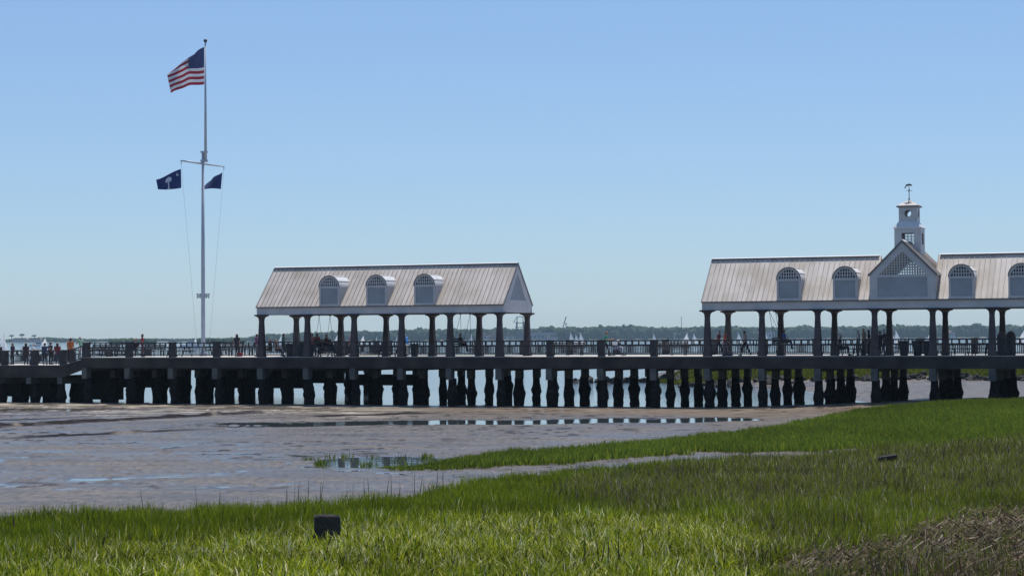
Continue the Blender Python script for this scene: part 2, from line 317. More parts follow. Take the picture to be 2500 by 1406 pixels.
# ------------------------------------------------------------------ mesh helpers
class MB:
    """collects simple solids; build() links them as one mesh object"""
    def __init__(self): self.v = []; self.f = []; self.m = []
    def add(self, vs, fs, mi=0):
        o = len(self.v); self.v += [tuple(p) for p in vs]; self.f += [tuple(i + o for i in f) for f in fs]; self.m += [mi] * len(fs); return self
    def box(self, x0, x1, y0, y1, z0, z1, mi=0, mtx=None):
        vs = [(x, y, z) for z in (z0, z1) for y in (y0, y1) for x in (x0, x1)]
        if mtx is not None: vs = [tuple(mtx @ Vector(p)) for p in vs]
        return self.add(vs, [(0, 2, 3, 1), (4, 5, 7, 6), (0, 1, 5, 4), (2, 6, 7, 3), (0, 4, 6, 2), (1, 3, 7, 5)], mi)
    def bar(self, p, q, w, h=None, mi=0):
        p, q = Vector(p), Vector(q); h = h or w; d = (q - p); L = d.length; d.normalize()
        up = Vector((0, 0, 1)) if abs(d.z) < 0.95 else Vector((0, 1, 0))
        r = d.cross(up).normalized(); u = r.cross(d)
        vs = [b + r * (sx * w / 2) + u * (sy * h / 2) for b in (p, q) for sx, sy in ((-1, -1), (1, -1), (1, 1), (-1, 1))]
        return self.add(vs, [(3, 2, 1, 0), (4, 5, 6, 7), (0, 1, 5, 4), (1, 2, 6, 5), (2, 3, 7, 6), (3, 0, 4, 7)], mi)
    def tube(self, pts, rads, n=8, mi=0, cap=True):
        pts = [Vector(p) for p in pts]; o = len(self.v); k = len(pts)
        for i, p in enumerate(pts):
            d = (pts[min(i + 1, k - 1)] - pts[max(i - 1, 0)]).normalized()
            up = Vector((0, 0, 1)) if abs(d.z) < 0.9 else Vector((1, 0, 0))
            r = d.cross(up).normalized(); u = r.cross(d)
            rad = rads[i] if hasattr(rads, '__len__') else rads
            for j in range(n):
                a = 2 * math.pi * j / n
                self.v.append(tuple(p + (r * math.cos(a) + u * math.sin(a)) * rad))
        for i in range(k - 1):
            for j in range(n):
                self.f.append((o + i * n + j, o + i * n + (j + 1) % n, o + (i + 1) * n + (j + 1) % n, o + (i + 1) * n + j)); self.m.append(mi)
        if cap:
            self.f.append(tuple(o + j for j in reversed(range(n)))); self.f.append(tuple(o + (k - 1) * n + j for j in range(n))); self.m += [mi, mi]
        return self
    def prism(self, poly, d0, d1, mi=0, axis='y'):
        """poly in (x, z), extruded along y"""
        n = len(poly)
        if axis == 'y': vs = [(x, d0, z) for x, z in poly] + [(x, d1, z) for x, z in poly]
        else: vs = [(d0, x, z) for x, z in poly] + [(d1, x, z) for x, z in poly]
        fs = [tuple(range(n)), tuple(reversed(range(n, 2 * n)))] + [(i, n + i, n + (i + 1) % n, (i + 1) % n) for i in range(n)]
        return self.add(vs, fs, mi)
    def ring(self, outer, inner, d0, d1, mi=0, axis='y'):
        """frame between two polygons of equal count in (x, z), extruded along y"""
        n = len(outer); P = (lambda a, d: (a[0], d, a[1])) if axis == 'y' else (lambda a, d: (d, a[0], a[1]))
        vs = [P(p, d0) for p in outer] + [P(p, d0) for p in inner] + [P(p, d1) for p in outer] + [P(p, d1) for p in inner]
        fs = []
        for i in range(n):
            j = (i + 1) % n
            fs += [(i, j, n + j, n + i), (2 * n + i, 3 * n + i, 3 * n + j, 2 * n + j), (i, 2 * n + i, 2 * n + j, j), (n + i, n + j, 3 * n + j, 3 * n + i)]
        return self.add(vs, fs, mi)
    def ball(self, c, r, n=10, k=6, mi=0, sq=(1, 1, 1)):
        o = len(self.v); c = Vector(c)
        for i in range(1, k):
            a = math.pi * i / k
            for j in range(n):
                b = 2 * math.pi * j / n
                self.v.append((c.x + r * sq[0] * math.sin(a) * math.cos(b), c.y + r * sq[1] * math.sin(a) * math.sin(b), c.z + r * sq[2] * math.cos(a)))
        top = len(self.v); self.v.append((c.x, c.y, c.z + r * sq[2])); self.v.append((c.x, c.y, c.z - r * sq[2]))
        for j in range(n):
            self.f.append((top, o + j, o + (j + 1) % n)); self.m.append(mi)
            self.f.append((top + 1, o + (k - 2) * n + (j + 1) % n, o + (k - 2) * n + j)); self.m.append(mi)
            for i in range(k - 2):
                self.f.append((o + i * n + j, o + (i + 1) * n + j, o + (i + 1) * n + (j + 1) % n, o + i * n + (j + 1) % n)); self.m.append(mi)
        return self
    def mesh(self, name, mats, smooth=False):
        me = bpy.data.meshes.new(name); me.from_pydata(self.v, [], self.f)
        bm = bmesh.new(); bm.from_mesh(me); bmesh.ops.recalc_face_normals(bm, faces=bm.faces); bm.to_mesh(me); bm.free()
        for m_ in (mats if isinstance(mats, (list, tuple)) else [mats]): me.materials.append(M[m_] if isinstance(m_, str) else m_)
        me.polygons.foreach_set('material_index', self.m)
        if smooth: me.polygons.foreach_set('use_smooth', [True] * len(me.polygons))
        me.update(); return me
    def build(self, name, mats, parent=None, loc=None, smooth=False, kind=None):
        return link(name, self.mesh(name, mats, smooth), parent, loc, kind)

def link(name, me, parent=None, loc=None, kind=None, rot=None):
    o = bpy.data.objects.new(name, me); COL.objects.link(o)
    if parent is not None: o.parent = parent
    if loc is not None: o.location = loc
    if rot is not None: o.rotation_euler = rot
    if kind: o['kind'] = kind
    return o

def tag(o, label=None, cat=None, group=None, kind=None):
    if label: o['label'] = label
    if cat: o['category'] = cat
    if group: o['group'] = group
    if kind: o['kind'] = kind
    return o

def thing(name, label, cat, loc=(0, 0, 0), rz=0.0, group=None):
    o = bpy.data.objects.new(name, None); COL.objects.link(o)
    o.location = loc; o.rotation_euler = (0, 0, rz); o.empty_display_size = 0.2
    return tag(o, label, cat, group)

def fast_mesh(name, verts, tris, mats, colors=None, smooth=False):
    me = bpy.data.meshes.new(name)
    me.vertices.add(len(verts)); me.vertices.foreach_set('co', np.ascontiguousarray(verts, np.float32).ravel())
    nt_, k = tris.shape
    me.loops.add(nt_ * k); me.loops.foreach_set('vertex_index', np.ascontiguousarray(tris, np.int32).ravel())
    me.polygons.add(nt_); me.polygons.foreach_set('loop_start', np.arange(0, nt_ * k, k, dtype=np.int32))
    me.update(calc_edges=True)
    for m_ in mats: me.materials.append(M[m_])
    if colors is not None:
        a = me.attributes.new('tint', 'FLOAT_COLOR', 'POINT'); a.data.foreach_set('color', np.ascontiguousarray(colors, np.float32).ravel())
    if smooth: me.polygons.foreach_set('use_smooth', np.ones(nt_, bool))
    me.validate(); return me

def inside(px, py, poly):
    r = np.zeros(px.shape, bool); n = len(poly)
    for i in range(n):
        x0, y0 = poly[i]; x1, y1 = poly[(i + 1) % n]
        c = ((y0 > py) != (y1 > py)) & (px < (x1 - x0) * (py - y0) / (y1 - y0 + 1e-12) + x0)
        r ^= c
    return r

# ------------------------------------------------------------------ the setting: mud, water, far shore
def build_mud():
    rows = np.concatenate([np.linspace(22, 60, 150)[:-1], np.linspace(60, 130, 330)[:-1], np.linspace(130, 275, 130)])
    cols = np.linspace(-0.40, 0.40, 420)
    Yg, Kg = np.meshgrid(rows, cols, indexing='ij')
    Xg = Kg * (Yg + 6)
    Zg = ground_h(Xg, Yg)
    nr, nc = Yg.shape
    v = np.stack([Xg, Yg, Zg], -1).reshape(-1, 3)
    i = np.arange((nr - 1) * (nc - 1)); r, c = i // (nc - 1), i % (nc - 1)
    q = np.stack([r * nc + c, r * nc + c + 1, (r + 1) * nc + c + 1, (r + 1) * nc + c], -1)
    me = fast_mesh('mudflat', v, q, ['mud'], smooth=True)
    dx, dy = v[:, 0] - PX0, v[:, 1] - PY0
    t = dx * SA + dy * CA
    sh = sstep(-17, -6, t + 5 * (vnoise(v[:, 0] / 3, v[:, 1] / 1.5, 5) - 0.5)) * sstep(-14, 2, v[:, 0]) * sstep(3, -1, t)
    sh = np.clip(sh * 1.0, 0, 1)
    a = me.attributes.new('shell', 'FLOAT', 'POINT'); a.data.foreach_set('value', sh.astype(np.float32))
    st_ = streak(v[:, 0] * 0.55, v[:, 1], 74)
    lft = sstep(-4, -10, v[:, 0]) * sstep(-30, -8, t) * sstep(2, 0, t) * sstep(0.55, 0.63, st_ + 0.06 * sstep(-14, -3, t))
    af = me.attributes.new('pale', 'FLOAT', 'POINT'); af.data.foreach_set('value', np.clip(lft, 0, 1).astype(np.float32))  # where the sunlit ripples are painted pale
    cut = np.zeros(len(v))  # mask of the shade painted on rill faces, plus dark mud streaks
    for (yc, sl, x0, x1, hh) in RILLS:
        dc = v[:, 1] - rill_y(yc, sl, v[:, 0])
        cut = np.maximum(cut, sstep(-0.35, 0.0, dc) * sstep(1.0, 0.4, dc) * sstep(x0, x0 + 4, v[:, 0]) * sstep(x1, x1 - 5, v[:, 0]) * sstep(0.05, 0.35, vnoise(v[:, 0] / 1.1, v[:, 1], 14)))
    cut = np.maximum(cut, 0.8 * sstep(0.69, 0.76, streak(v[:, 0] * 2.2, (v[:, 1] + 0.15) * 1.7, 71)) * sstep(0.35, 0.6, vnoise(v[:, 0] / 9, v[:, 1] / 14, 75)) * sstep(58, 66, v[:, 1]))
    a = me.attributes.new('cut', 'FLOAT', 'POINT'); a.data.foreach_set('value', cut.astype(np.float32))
    o = link('mudflat', me, kind='structure')
build_mud()

wv = []; wf = []
xs = [-2500, -600, -150, -60, -20, 20, 60, 150, 600, 2500]; ys = [-150, 20, 60, 100, 122, 150, 200, 400, 1000, 2000, 3930]
wme = MB()
wme.add([(x, y, 0.0) for y in ys for x in xs], [(r * 10 + c, r * 10 + c + 1, (r + 1) * 10 + c + 1, (r + 1) * 10 + c) for r in range(10) for c in range(9)])
wm = wme.mesh('harbour_water', 'water')
a = wm.attributes.new('chop', 'FLOAT', 'POINT')
a.data.foreach_set('value', [0.05 if y <= 122 else (0.35 if y <= 150 else 1.0) for y in ys for x in xs])
link('harbour_water', wm, kind='structure')
# the promenade lawn behind the marsh, under the viewer
bk = MB()
bk.add([(x, y, z) for y, z in ((-140, 3.1), (-2, 3.1), (6, 2.9), (14, 1.2), (22.5, 0.30)) for x in (-120, 120)],
       [(2 * r, 2 * r + 1, 2 * r + 3, 2 * r + 2) for r in range(4)])
M['lawn'] = mat('lawn', (0.035, 0.06, 0.015), 0.9, (0.07, 0.10, 0.03), 0.5, 5)
link('promenade_ground', bk.mesh('promenade_ground', 'lawn'), kind='structure')

# far shore: tree tops read along the picture as (column, height in metres)
FAR = [(-200, 6.5), (0, 6.2), (40, 7), (80, 8), (115, 9.5), (150, 8), (200, 6.5), (230, 6), (300, 5.8), (420, 5.8), (520, 6), (600, 7), (640, 11), (655, 13),
       (690, 12), (760, 15), (800, 16), (850, 17), (890, 17), (930, 14), (960, 17), (1000, 18), (1030, 20), (1060, 18), (1100, 19), (1190, 20),
       (1300, 19.5), (1345, 22), (1375, 20), (1400, 22), (1420, 19), (1460, 22), (1540, 23), (1600, 20), (1650, 20.5), (1750, 20.5), (1850, 19), (1910, 18.5),
       (1960, 22.5), (2000, 19.5), (2100, 19.5), (2180, 21), (2250, 19.5), (2330, 20.5), (2390, 23), (2420, 19), (2450, 21), (2500, 19.5), (2750, 20)]
FARX = np.array([p[0] for p in FAR], float); FARH = np.array([p[1] for p in FAR], float)
def far_land():
    mb = MB(); pts = []
    for k in range(61):
        px = -1200 + k * 80
        d = pix_ray(px, 830); Y = 3200 + 120 * math.sin(k * 1.3) + (180 if px < 620 else 0)
        pts.append((d.x / d.y * Y, Y))
    vs = [(x, y, 0.02) for x, y in pts] + [(x, y + 25, 1.2) for x, y in pts] + [(x * 1.02, y + 440, 1.5) for x, y in pts]
    n = len(pts)
    fs = [(r * n + i, r * n + i + 1, (r + 1) * n + i + 1, (r + 1) * n + i) for r in range(2) for i in range(n - 1)]
    mb.add(vs, fs); link('far_shore', mb.mesh('far_shore', 'far_land'), kind='structure')
    return pts
SHORE = far_land()
def far_woods():
    bm = bmesh.new(); bmesh.ops.create_icosphere(bm, subdivisions=2, radius=1.0)
    ico = np.array([v.co[:] for v in bm.verts]); tri = np.array([[v.index for v in f.verts] for f in bm.faces]); bm.free()
    V = []; T = []; off = 0
    sx = np.array([p[0] for p in SHORE]); sy = np.array([p[1] for p in SHORE])
    for k in range(3600):
        px = rng.uniform(-220, 2720); back = rng.uniform(6, 170)
        d = pix_ray(px, 830); K = d.x / d.y
        Ys = float(np.interp(K, sx / sy, sy)) + back
        h = float(np.interp(px, FARX, FARH))
        top = h * rng.uniform(0.84, 1.0) if rng.random() > 0.06 else h * rng.uniform(1.0, 1.12)
        if back < 25: top *= rng.uniform(0.6, 0.95)
        r = rng.uniform(2.4, 6.0) * (0.45 + 0.55 * h / 22); rz = r * rng.uniform(0.6, 1.0)
        zc = max(top - rz, 1.0)
        p = ico * (1 + 0.28 * rng.standard_normal((len(ico), 1)))
        sh = p * np.array([r, r, rz]); sh[:, 2] = np.where(sh[:, 2] < 0, sh[:, 2] * (zc / rz * 1.05), sh[:, 2])
        V.append(sh + np.array([K * Ys, Ys, zc])); T.append(tri + off); off += len(ico)
    me = fast_mesh('far_woods', np.concatenate(V), np.concatenate(T), ['woods'])
    tag(link('far_woods', me), 'hazy blue green woods along the far shore of the harbour', 'woods', kind='stuff')
far_woods()

def on_far(px, back):
    d = pix_ray(px, 830); K = d.x / d.y
    sx = np.array([p[0] / p[1] for p in SHORE]); sy = np.array([p[1] for p in SHORE])
    Y = float(np.interp(K, sx, sy)) + back
    return Vector((K * Y, Y, 0.6))

# ------------------------------------------------------------------ the pier
pier_root = thing('pier', 'long dark concrete pier on barnacled piles with railings along its deck', 'pier', (PX0, PY0, 0), -PTH)
S_END = BAY * 20.6
WIDE_S, WIDE = 12.6, 27.0          # the pier head is deeper than the walkway
NARROW = 11.9
dk = MB()
dk.box(-0.3, WIDE_S, -0.28, WIDE, Z_DECK - 0.22, Z_DECK)
dk.box(WIDE_S, S_END, -0.28, NARROW, Z_DECK - 0.22, Z_DECK)
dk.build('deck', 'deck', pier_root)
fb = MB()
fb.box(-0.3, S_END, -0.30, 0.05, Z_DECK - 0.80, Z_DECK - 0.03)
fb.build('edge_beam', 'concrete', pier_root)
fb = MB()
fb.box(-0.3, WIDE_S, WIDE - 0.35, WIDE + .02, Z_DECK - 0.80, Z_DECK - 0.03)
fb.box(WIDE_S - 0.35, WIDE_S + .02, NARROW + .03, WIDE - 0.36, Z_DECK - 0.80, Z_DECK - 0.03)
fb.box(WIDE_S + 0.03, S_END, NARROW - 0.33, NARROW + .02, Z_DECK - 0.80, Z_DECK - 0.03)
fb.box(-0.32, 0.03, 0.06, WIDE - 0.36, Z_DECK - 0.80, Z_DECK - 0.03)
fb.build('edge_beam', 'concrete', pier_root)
# longitudinal girders under the slab
for t in (3.9, 7.5, 11.1):
    g = MB(); g.box(0.1, S_END - 0.2, t - 0.2, t + 0.2, Z_DECK - 0.85, Z_DECK - 0.225); g.build('girder', 'concrete', pier_root)

def pile_mesh(k):
    r = random.Random(k); mb = MB(); n = 12
    zs = [1.95, 1.5, 1.25, 1.05, 0.85, 0.65, 0.45, 0.2, 0.0, -0.3, -0.8]
    mid = r.uniform(0.72, 1.12); bul = r.uniform(0.05, 0.13)
    vs = []; fs = []
    for z in zs:
        base = 0.275 + 0.02 * (1.9 - z)
        g = bul * math.exp(-((z - mid) / 0.26) ** 2) + 0.03 * r.random() * (z < 1.4)
        for j in range(n):
            a = 2 * math.pi * j / n
            rr = base + g + (r.uniform(-0.025, 0.04) if z < 1.4 else 0)
            vs.append((rr * math.cos(a), rr * math.sin(a), z))
    for i in range(len(zs) - 1):
        for j in range(n): fs.append((i * n + j, (i + 1) * n + j, (i + 1) * n + (j + 1) % n, i * n + (j + 1) % n))
    fs.append(tuple(range(n)))
    mb.add(vs, fs); return mb.mesh('pile', 'pile', smooth=True)
PILES = [pile_mesh(k) for k in range(9)]
cap_n = MB().box(-0.21, 0.21, -0.20, NARROW - 0.4, 2.46, Z_DECK - 0.803).mesh('pile_cap', 'cap')
head_m = MB().box(-0.215, 0.215, -0.30, 0.30, 1.87, Z_DECK - 0.806).mesh('pile_head', 'cap')
cap_w = MB().box(-0.21, 0.21, -0.20, WIDE - 0.4, 2.46, Z_DECK - 0.803).mesh('pile_cap', 'cap')
for i in range(0, 21):
    wide = i * BAY < WIDE_S + 0.5
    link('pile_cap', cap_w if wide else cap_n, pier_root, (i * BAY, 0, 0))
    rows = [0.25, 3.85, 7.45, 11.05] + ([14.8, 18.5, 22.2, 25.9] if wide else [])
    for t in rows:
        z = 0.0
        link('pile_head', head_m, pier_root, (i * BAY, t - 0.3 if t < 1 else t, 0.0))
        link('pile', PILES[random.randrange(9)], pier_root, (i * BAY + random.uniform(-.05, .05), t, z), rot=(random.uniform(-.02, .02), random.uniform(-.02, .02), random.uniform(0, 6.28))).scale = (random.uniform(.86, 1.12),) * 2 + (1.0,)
w_ = MB(); w_.box(-3, 9.2, 25.2, 25.5, 0.95, 2.4); w_.build('fender_wall', 'timber', pier_root)
for a_, b_ in ((-8, 1.3), (2.3, 8.3), (8.9, 12.3)):
    w_ = MB(); w_.box(a_, b_, 12.9, 13.2, 0.85, 2.6); w_.build('fender_wall', 'timber', pier_root)
w_ = MB(); w_.box(16.5, 22.5, 11.5, 11.7, 1.15, 2.0); w_.build('fender_wall', 'timber', pier_root)

def railing(s0, s1, t, z, post_s, face=-1, dense=0.117):
    """one run of railing with its posts, rails and balusters; part of the pier"""
    r = bpy.data.objects.new('railing', None); COL.objects.link(r); r.parent = pier_root
    for ps in post_s:
        p = MB(); p.box(ps - 0.22, ps + 0.22, t - 0.2, t + 0.2, z, z + 1.075); p.box(ps - 0.25, ps + 0.25, t - 0.23, t + 0.23, z + 1.077, z + 1.125)
        p.build('post', 'post', r)
    edges = sorted(list(post_s)); spans = [(a + 0.222, b - 0.222) for a, b in zip(edges[:-1], edges[1:])]
    if s0 < edges[0] - 0.5: spans.append((s0, edges[0] - 0.222))
    if s1 > edges[-1] + 0.5: spans.append((edges[-1] + 0.222, s1))
    for a, b in spans:
        q = MB(); q.box(a, b, t - 0.09, t + 0.09, z + 1.02, z + 1.09); q.build('top_rail', 'rail', r)
        q = MB(); q.box(a, b, t - 0.045, t + 0.045, z + 0.70, z + 0.77); q.build('middle_rail', 'rail', r)
        q = MB(); q.box(a, b, t - 0.045, t + 0.045, z + 0.12, z + 0.18); q.build('bottom_rail', 'rail', r)
        q = MB(); n = max(2, int((b - a) / dense))
        for k in range(1, n):
            x = a + (b - a) * k / n
            q.box(x - 0.021, x + 0.021, t - 0.02, t + 0.02, z + 0.181, z + 0.699)
            if k % 4 == 0: q.box(x - 0.04, x + 0.04, t - 0.035, t + 0.035, z + 0.771, z + 1.019)
        q.build('balusters', 'rail', r, kind='stuff')
railing(0, S_END, 0.0, Z_DECK, [i * BAY for i in range(0, 21)])
railing(WIDE_S, S_END, NARROW - 0.25, Z_DECK, [WIDE_S - .4 + i * BAY for i in range(0, 18)])
railing(0.2, WIDE_S - 0.3, WIDE - 0.25, Z_DECK, [i * BAY + 0.5 for i in range(0, 4)])

# lower landing at the left, reached by a short ramp
ZL = 2.87
lw = MB(); lw.box(-16, -2.6, 0.7, 13.5, ZL - 0.22, ZL)
lw.build('landing_deck', 'deck', pier_root)
lb = MB(); lb.box(-16, -2.6, 0.62, 0.95, ZL - 0.95, ZL - 0.02); lb.build('landing_beam', 'concrete', pier_root)
rp = MB(); rp.prism([(-2.6, ZL), (-2.6, ZL - 0.3), (-0.33, Z_DECK - 0.3), (-0.33, Z_DECK)], 0.72, 13.4); rp.build('ramp', 'deck', pier_root)
rb = MB(); rb.prism([(-2.6, ZL - 0.03), (-2.6, ZL - 0.95), (-0.33, Z_DECK - 0.8), (-0.33, Z_DECK - 0.03)], 0.63, 0.70); rb.build('ramp_beam', 'concrete', pier_root)
for k, s in enumerate((-14, -11.2, -8.4, -5.6, -2.8)):
    c_ = MB(); c_.box(s - .21, s + .21, 0.6, 13.2, 1.45, ZL - 0.953); c_.build('pile_cap', 'cap', pier_root)
    for t in (1.2, 4.2, 7.6, 11.2):
        link('pile', PILES[random.randrange(9)], pier_root, (s + random.uniform(-.3, .3), t, -0.45), rot=(0, 0, random.uniform(0, 6.28)))
w_ = MB(); w_.box(-16, -7.2, 5.8, 6.1, 0.3, 1.9); w_.build('fender_wall', 'timber', pier_root)
w_ = MB(); w_.box(-4.2, -0.6, 5.8, 6.1, 0.1, 2.4); w_.build('fender_wall', 'timber', pier_root)
railing(-16, -2.6, 1.0, ZL, [-13.6, -10.8, -8.0, -5.3, -2.7])
railing(-16, -2.6, 13.2, ZL, [-13.6, -10.0, -6.4, -2.8])
rr_ = bpy.data.objects.new('railing', None); COL.objects.link(rr_); rr_.parent = pier_root
q = MB(); q.bar((-2.45, 1.0, ZL + 1.05), (-0.25, 1.0, Z_DECK + 1.05), 0.16, 0.07); q.build('top_rail', 'rail', rr_)
q = MB(); q.bar((-2.45, 1.0, ZL + 0.15), (-0.25, 1.0, Z_DECK + 0.15), 0.08, 0.06); q.build('bottom_rail', 'rail', rr_)
q = MB()
for k in range(1, 14):
    x = -2.45 + 2.2 * k / 14; z = ZL + (Z_DECK - ZL) * k / 14
    q.box(x - .02, x + .02, 0.98, 1.02, z + 0.18, z + 1.02)
q.build('balusters', 'rail', rr_, kind='stuff')

# ------------------------------------------------------------------ pavilions
OE, OS = 0.33, 0.13
def arc(cx, cz, r, a0, a1, n):
    return [(cx + r * math.cos(a0 + (a1 - a0) * k / n), cz + r * math.sin(a0 + (a1 - a0) * k / n)) for k in range(n + 1)]

def column_mesh():
    mb = MB(); prof = [(0.0, 0.27), (0.28, 0.27), (0.30, 0.245), (2.62, 0.155), (2.66, 0.185), (2.70, 0.165), (2.80, 0.185), (2.88, 0.235), (2.94, 0.32), (2.975, 0.43)]
    H = Z_EB - Z_DECK
    vs = []; fs = []
    for z, r in prof:
        b = r * 0.86
        vs += [(-r, -b, z), (-b, -r, z), (b, -r, z), (r, -b, z), (r, b, z), (b, r, z), (-b, r, z), (-r, b, z)]
    for i in range(len(prof) - 1):
        for j in range(8): fs.append((i * 8 + j, i * 8 + (j + 1) % 8, (i + 1) * 8 + (j + 1) % 8, (i + 1) * 8 + j))
    fs.append(tuple(reversed(range(8))))
    mb.add(vs, fs)
    mb.box(-0.5, 0.5, -0.2, 0.2, 2.97, H - 0.002)
    return mb.mesh('column', 'column')
COLUMN = column_mesh()
SLOPE_RUN = DEPTH / 2 + OS + 0.06; SLOPE_RISE = Z_RIDGE - Z_ET + 0.02
SL = math.hypot(SLOPE_RUN, SLOPE_RISE); PITCH_R = math.atan2(SLOPE_RISE, SLOPE_RUN)

def panel_mesh(w):
    mb = MB(); mb.box(0.002, w - 0.002, 0, SL, -0.03, 0.0); mb.box(0.0, 0.03, 0.004, SL - .004, 0.001, 0.05, 1)
    return mb.mesh('roof_panel', ['roof', 'seam'])

def lattice(mb, x0, x1, z0, z1, y, pitch, w, clip):
    """square lattice of laths clipped by clip(x, z)"""
    n = int((x1 - x0) / pitch)
    for k in range(1, n):
        x = x0 + (x1 - x0) * k / n
        zz = [z for z in np.linspace(z0, z1, 60) if clip(x, z)]
        if len(zz) > 1: mb.box(x - w / 2, x + w / 2, y - 0.012, y + 0.012, min(zz), max(zz))
    n = int((z1 - z0) / pitch)
    for k in range(0, n + 1):
        z = z0 + (z1 - z0) * k / n
        xx = [x for x in np.linspace(x0, x1, 80) if clip(x, z)]
        if len(xx) > 1: mb.box(min(xx), max(xx), y + 0.013, y + 0.035, z - w / 2, z + w / 2)

def louvers(mb, xf, z0, z1, y, pitch, axis='y'):
    n = int((z1 - z0) / pitch)
    for k in range(n):
        z = z0 + (z1 - z0) * (k + 0.5) / n
        a, b = xf(z)
        if b - a < 0.05: continue
        h = (z1 - z0) / n
        if axis == 'y':
            vs = [(a, y, z - h * .48), (b, y, z - h * .48), (b, y + 0.05, z + h * .40), (a, y + 0.05, z + h * .40),
                  (a, y + 0.02, z - h * .48), (b, y + 0.02, z - h * .48), (b, y + 0.07, z + h * .40), (a, y + 0.07, z + h * .40)]
        else:
            vs = [(y, a, z - h * .48), (y, b, z - h * .48), (y - 0.05, b, z + h * .40), (y - 0.05, a, z + h * .40),
                  (y - 0.02, a, z - h * .48), (y - 0.02, b, z - h * .48), (y - 0.07, b, z + h * .40), (y - 0.07, a, z + h * .40)]
        mb.add(vs, [(0, 1, 2, 3), (7, 6, 5, 4), (0, 4, 5, 1), (2, 6, 7, 3), (0, 3, 7, 4), (1, 5, 6, 2)])

def dormer(parent, sc, flip=False):
    """barrel roofed dormer centred at s = sc; flip puts it on the back slope"""
    d = bpy.data.objects.new('dormer', None); COL.objects.link(d); d.parent = parent
    if flip: d.location = (sc, DEPTH, 0); d.rotation_euler = (0, 0, math.pi)
    else: d.location = (sc, 0, 0)
    W, zs, zb = 0.80, 8.46, Z_ET - 0.01
    yf = -OS - 0.07
    yb = yf + (zs + W - Z_ET) / math.tan(PITCH_R) + 0.25
    body = arc(0, zs, W, math.pi, 0, 16)
    inner = arc(0, zs, W - 0.06, math.pi, 0, 16)
    # barrel vault: shell of outer and inner arc
    v = MB(); n = len(body)
    vs = [(x, yf - 0.06, z) for x, z in body] + [(x, yb, z) for x, z in body] + [(x, yf - 0.06, z) for x, z in inner] + [(x, yb, z) for x, z in inner]
    fs = []
    for i in range(n - 1):
        fs += [(i, i + 1, n + i + 1, n + i), (2 * n + i + 1, 2 * n + i, 3 * n + i, 3 * n + i + 1), (i, 2 * n + i, 2 * n + i + 1, i + 1), (n + i, n + i + 1, 3 * n + i + 1, 3 * n + i)]
    fs += [(0, n, 3 * n, 2 * n), (n - 1, 3 * n - 1, 4 * n - 1, 2 * n - 1)]
    v.add(vs, fs); v.build('vault_roof', 'white_metal', d, smooth=False)
    for z_off in (0.33,):   # standing seams across the barrel
        sm = MB()
        for ang in (math.pi * 0.16, math.pi * 0.36, math.pi * 0.64, math.pi * 0.84):
            x, z = (W + 0.008) * math.cos(ang), zs + (W + 0.008) * math.sin(ang)
            sm.bar((x, yf - 0.05, z), (x, yb, z), 0.03, 0.03)
        sm.build('seams', 'trim_dark', d, kind='stuff')
    for sx in (-1, 1):
        wl = MB(); wl.box(min(sx * W, sx * (W - 0.05)), max(sx * W, sx * (W - 0.05)), yf, yf + (zs - Z_ET) / math.tan(PITCH_R) + 0.2, zb, zs - 0.002)
        wl.build('cheek_wall', 'white_siding', d)
    # front: outer frame, sill, louvred panel, lattice
    n2 = 16
    out = [(-W + .004, zb), (-W + .004, zs)] + arc(0, zs, W - .004, math.pi, 0, n2)[1:-1] + [(W - .004, zs), (W - .004, zb)]
    k = W - 0.14
    inn = [(-k, zb + 0.16), (-k, zs)] + arc(0, zs, k, math.pi, 0, n2)[1:-1] + [(k, zs), (k, zb + 0.16)]
    fr = MB(); fr.ring(out, inn, yf - 0.03, yf + 0.05); fr.box(-k, k, yf - 0.02, yf + 0.05, zs - 0.10, zs + 0.03)
    fr.build('arched_frame', 'white', d)
    edge = MB(); o2 = arc(0, zs, W + 0.03, math.pi, 0, n2); i2 = arc(0, zs, W - 0.03, math.pi, 0, n2)
    for i in range(n2):
        pts = [o2[i], o2[i + 1], i2[i + 1], i2[i]]
        edge.prism(pts, yf - 0.09, yf - 0.061)
    edge.build('drip_edge', 'trim_dark', d)
    lt = MB(); lattice(lt, -k, k, zs + 0.03, zs + k, yf + 0.0, 0.165, 0.066, lambda x, z: x * x + (z - zs) ** 2 < k * k)
    lt.build('lattice', 'white', d, kind='stuff')
    lv = MB(); louvers(lv, lambda z: (-k, k), zb + 0.16, zs - 0.10, yf + 0.0, 0.10); lv.build('louvers', 'white_siding', d, kind='stuff')
    bkp = MB(); bkp.box(-k, k, yf + 0.09, yf + 0.11, zb + 0.1, zs - 0.08); bkp.build('back_panel', 'white_siding', d)
    return d

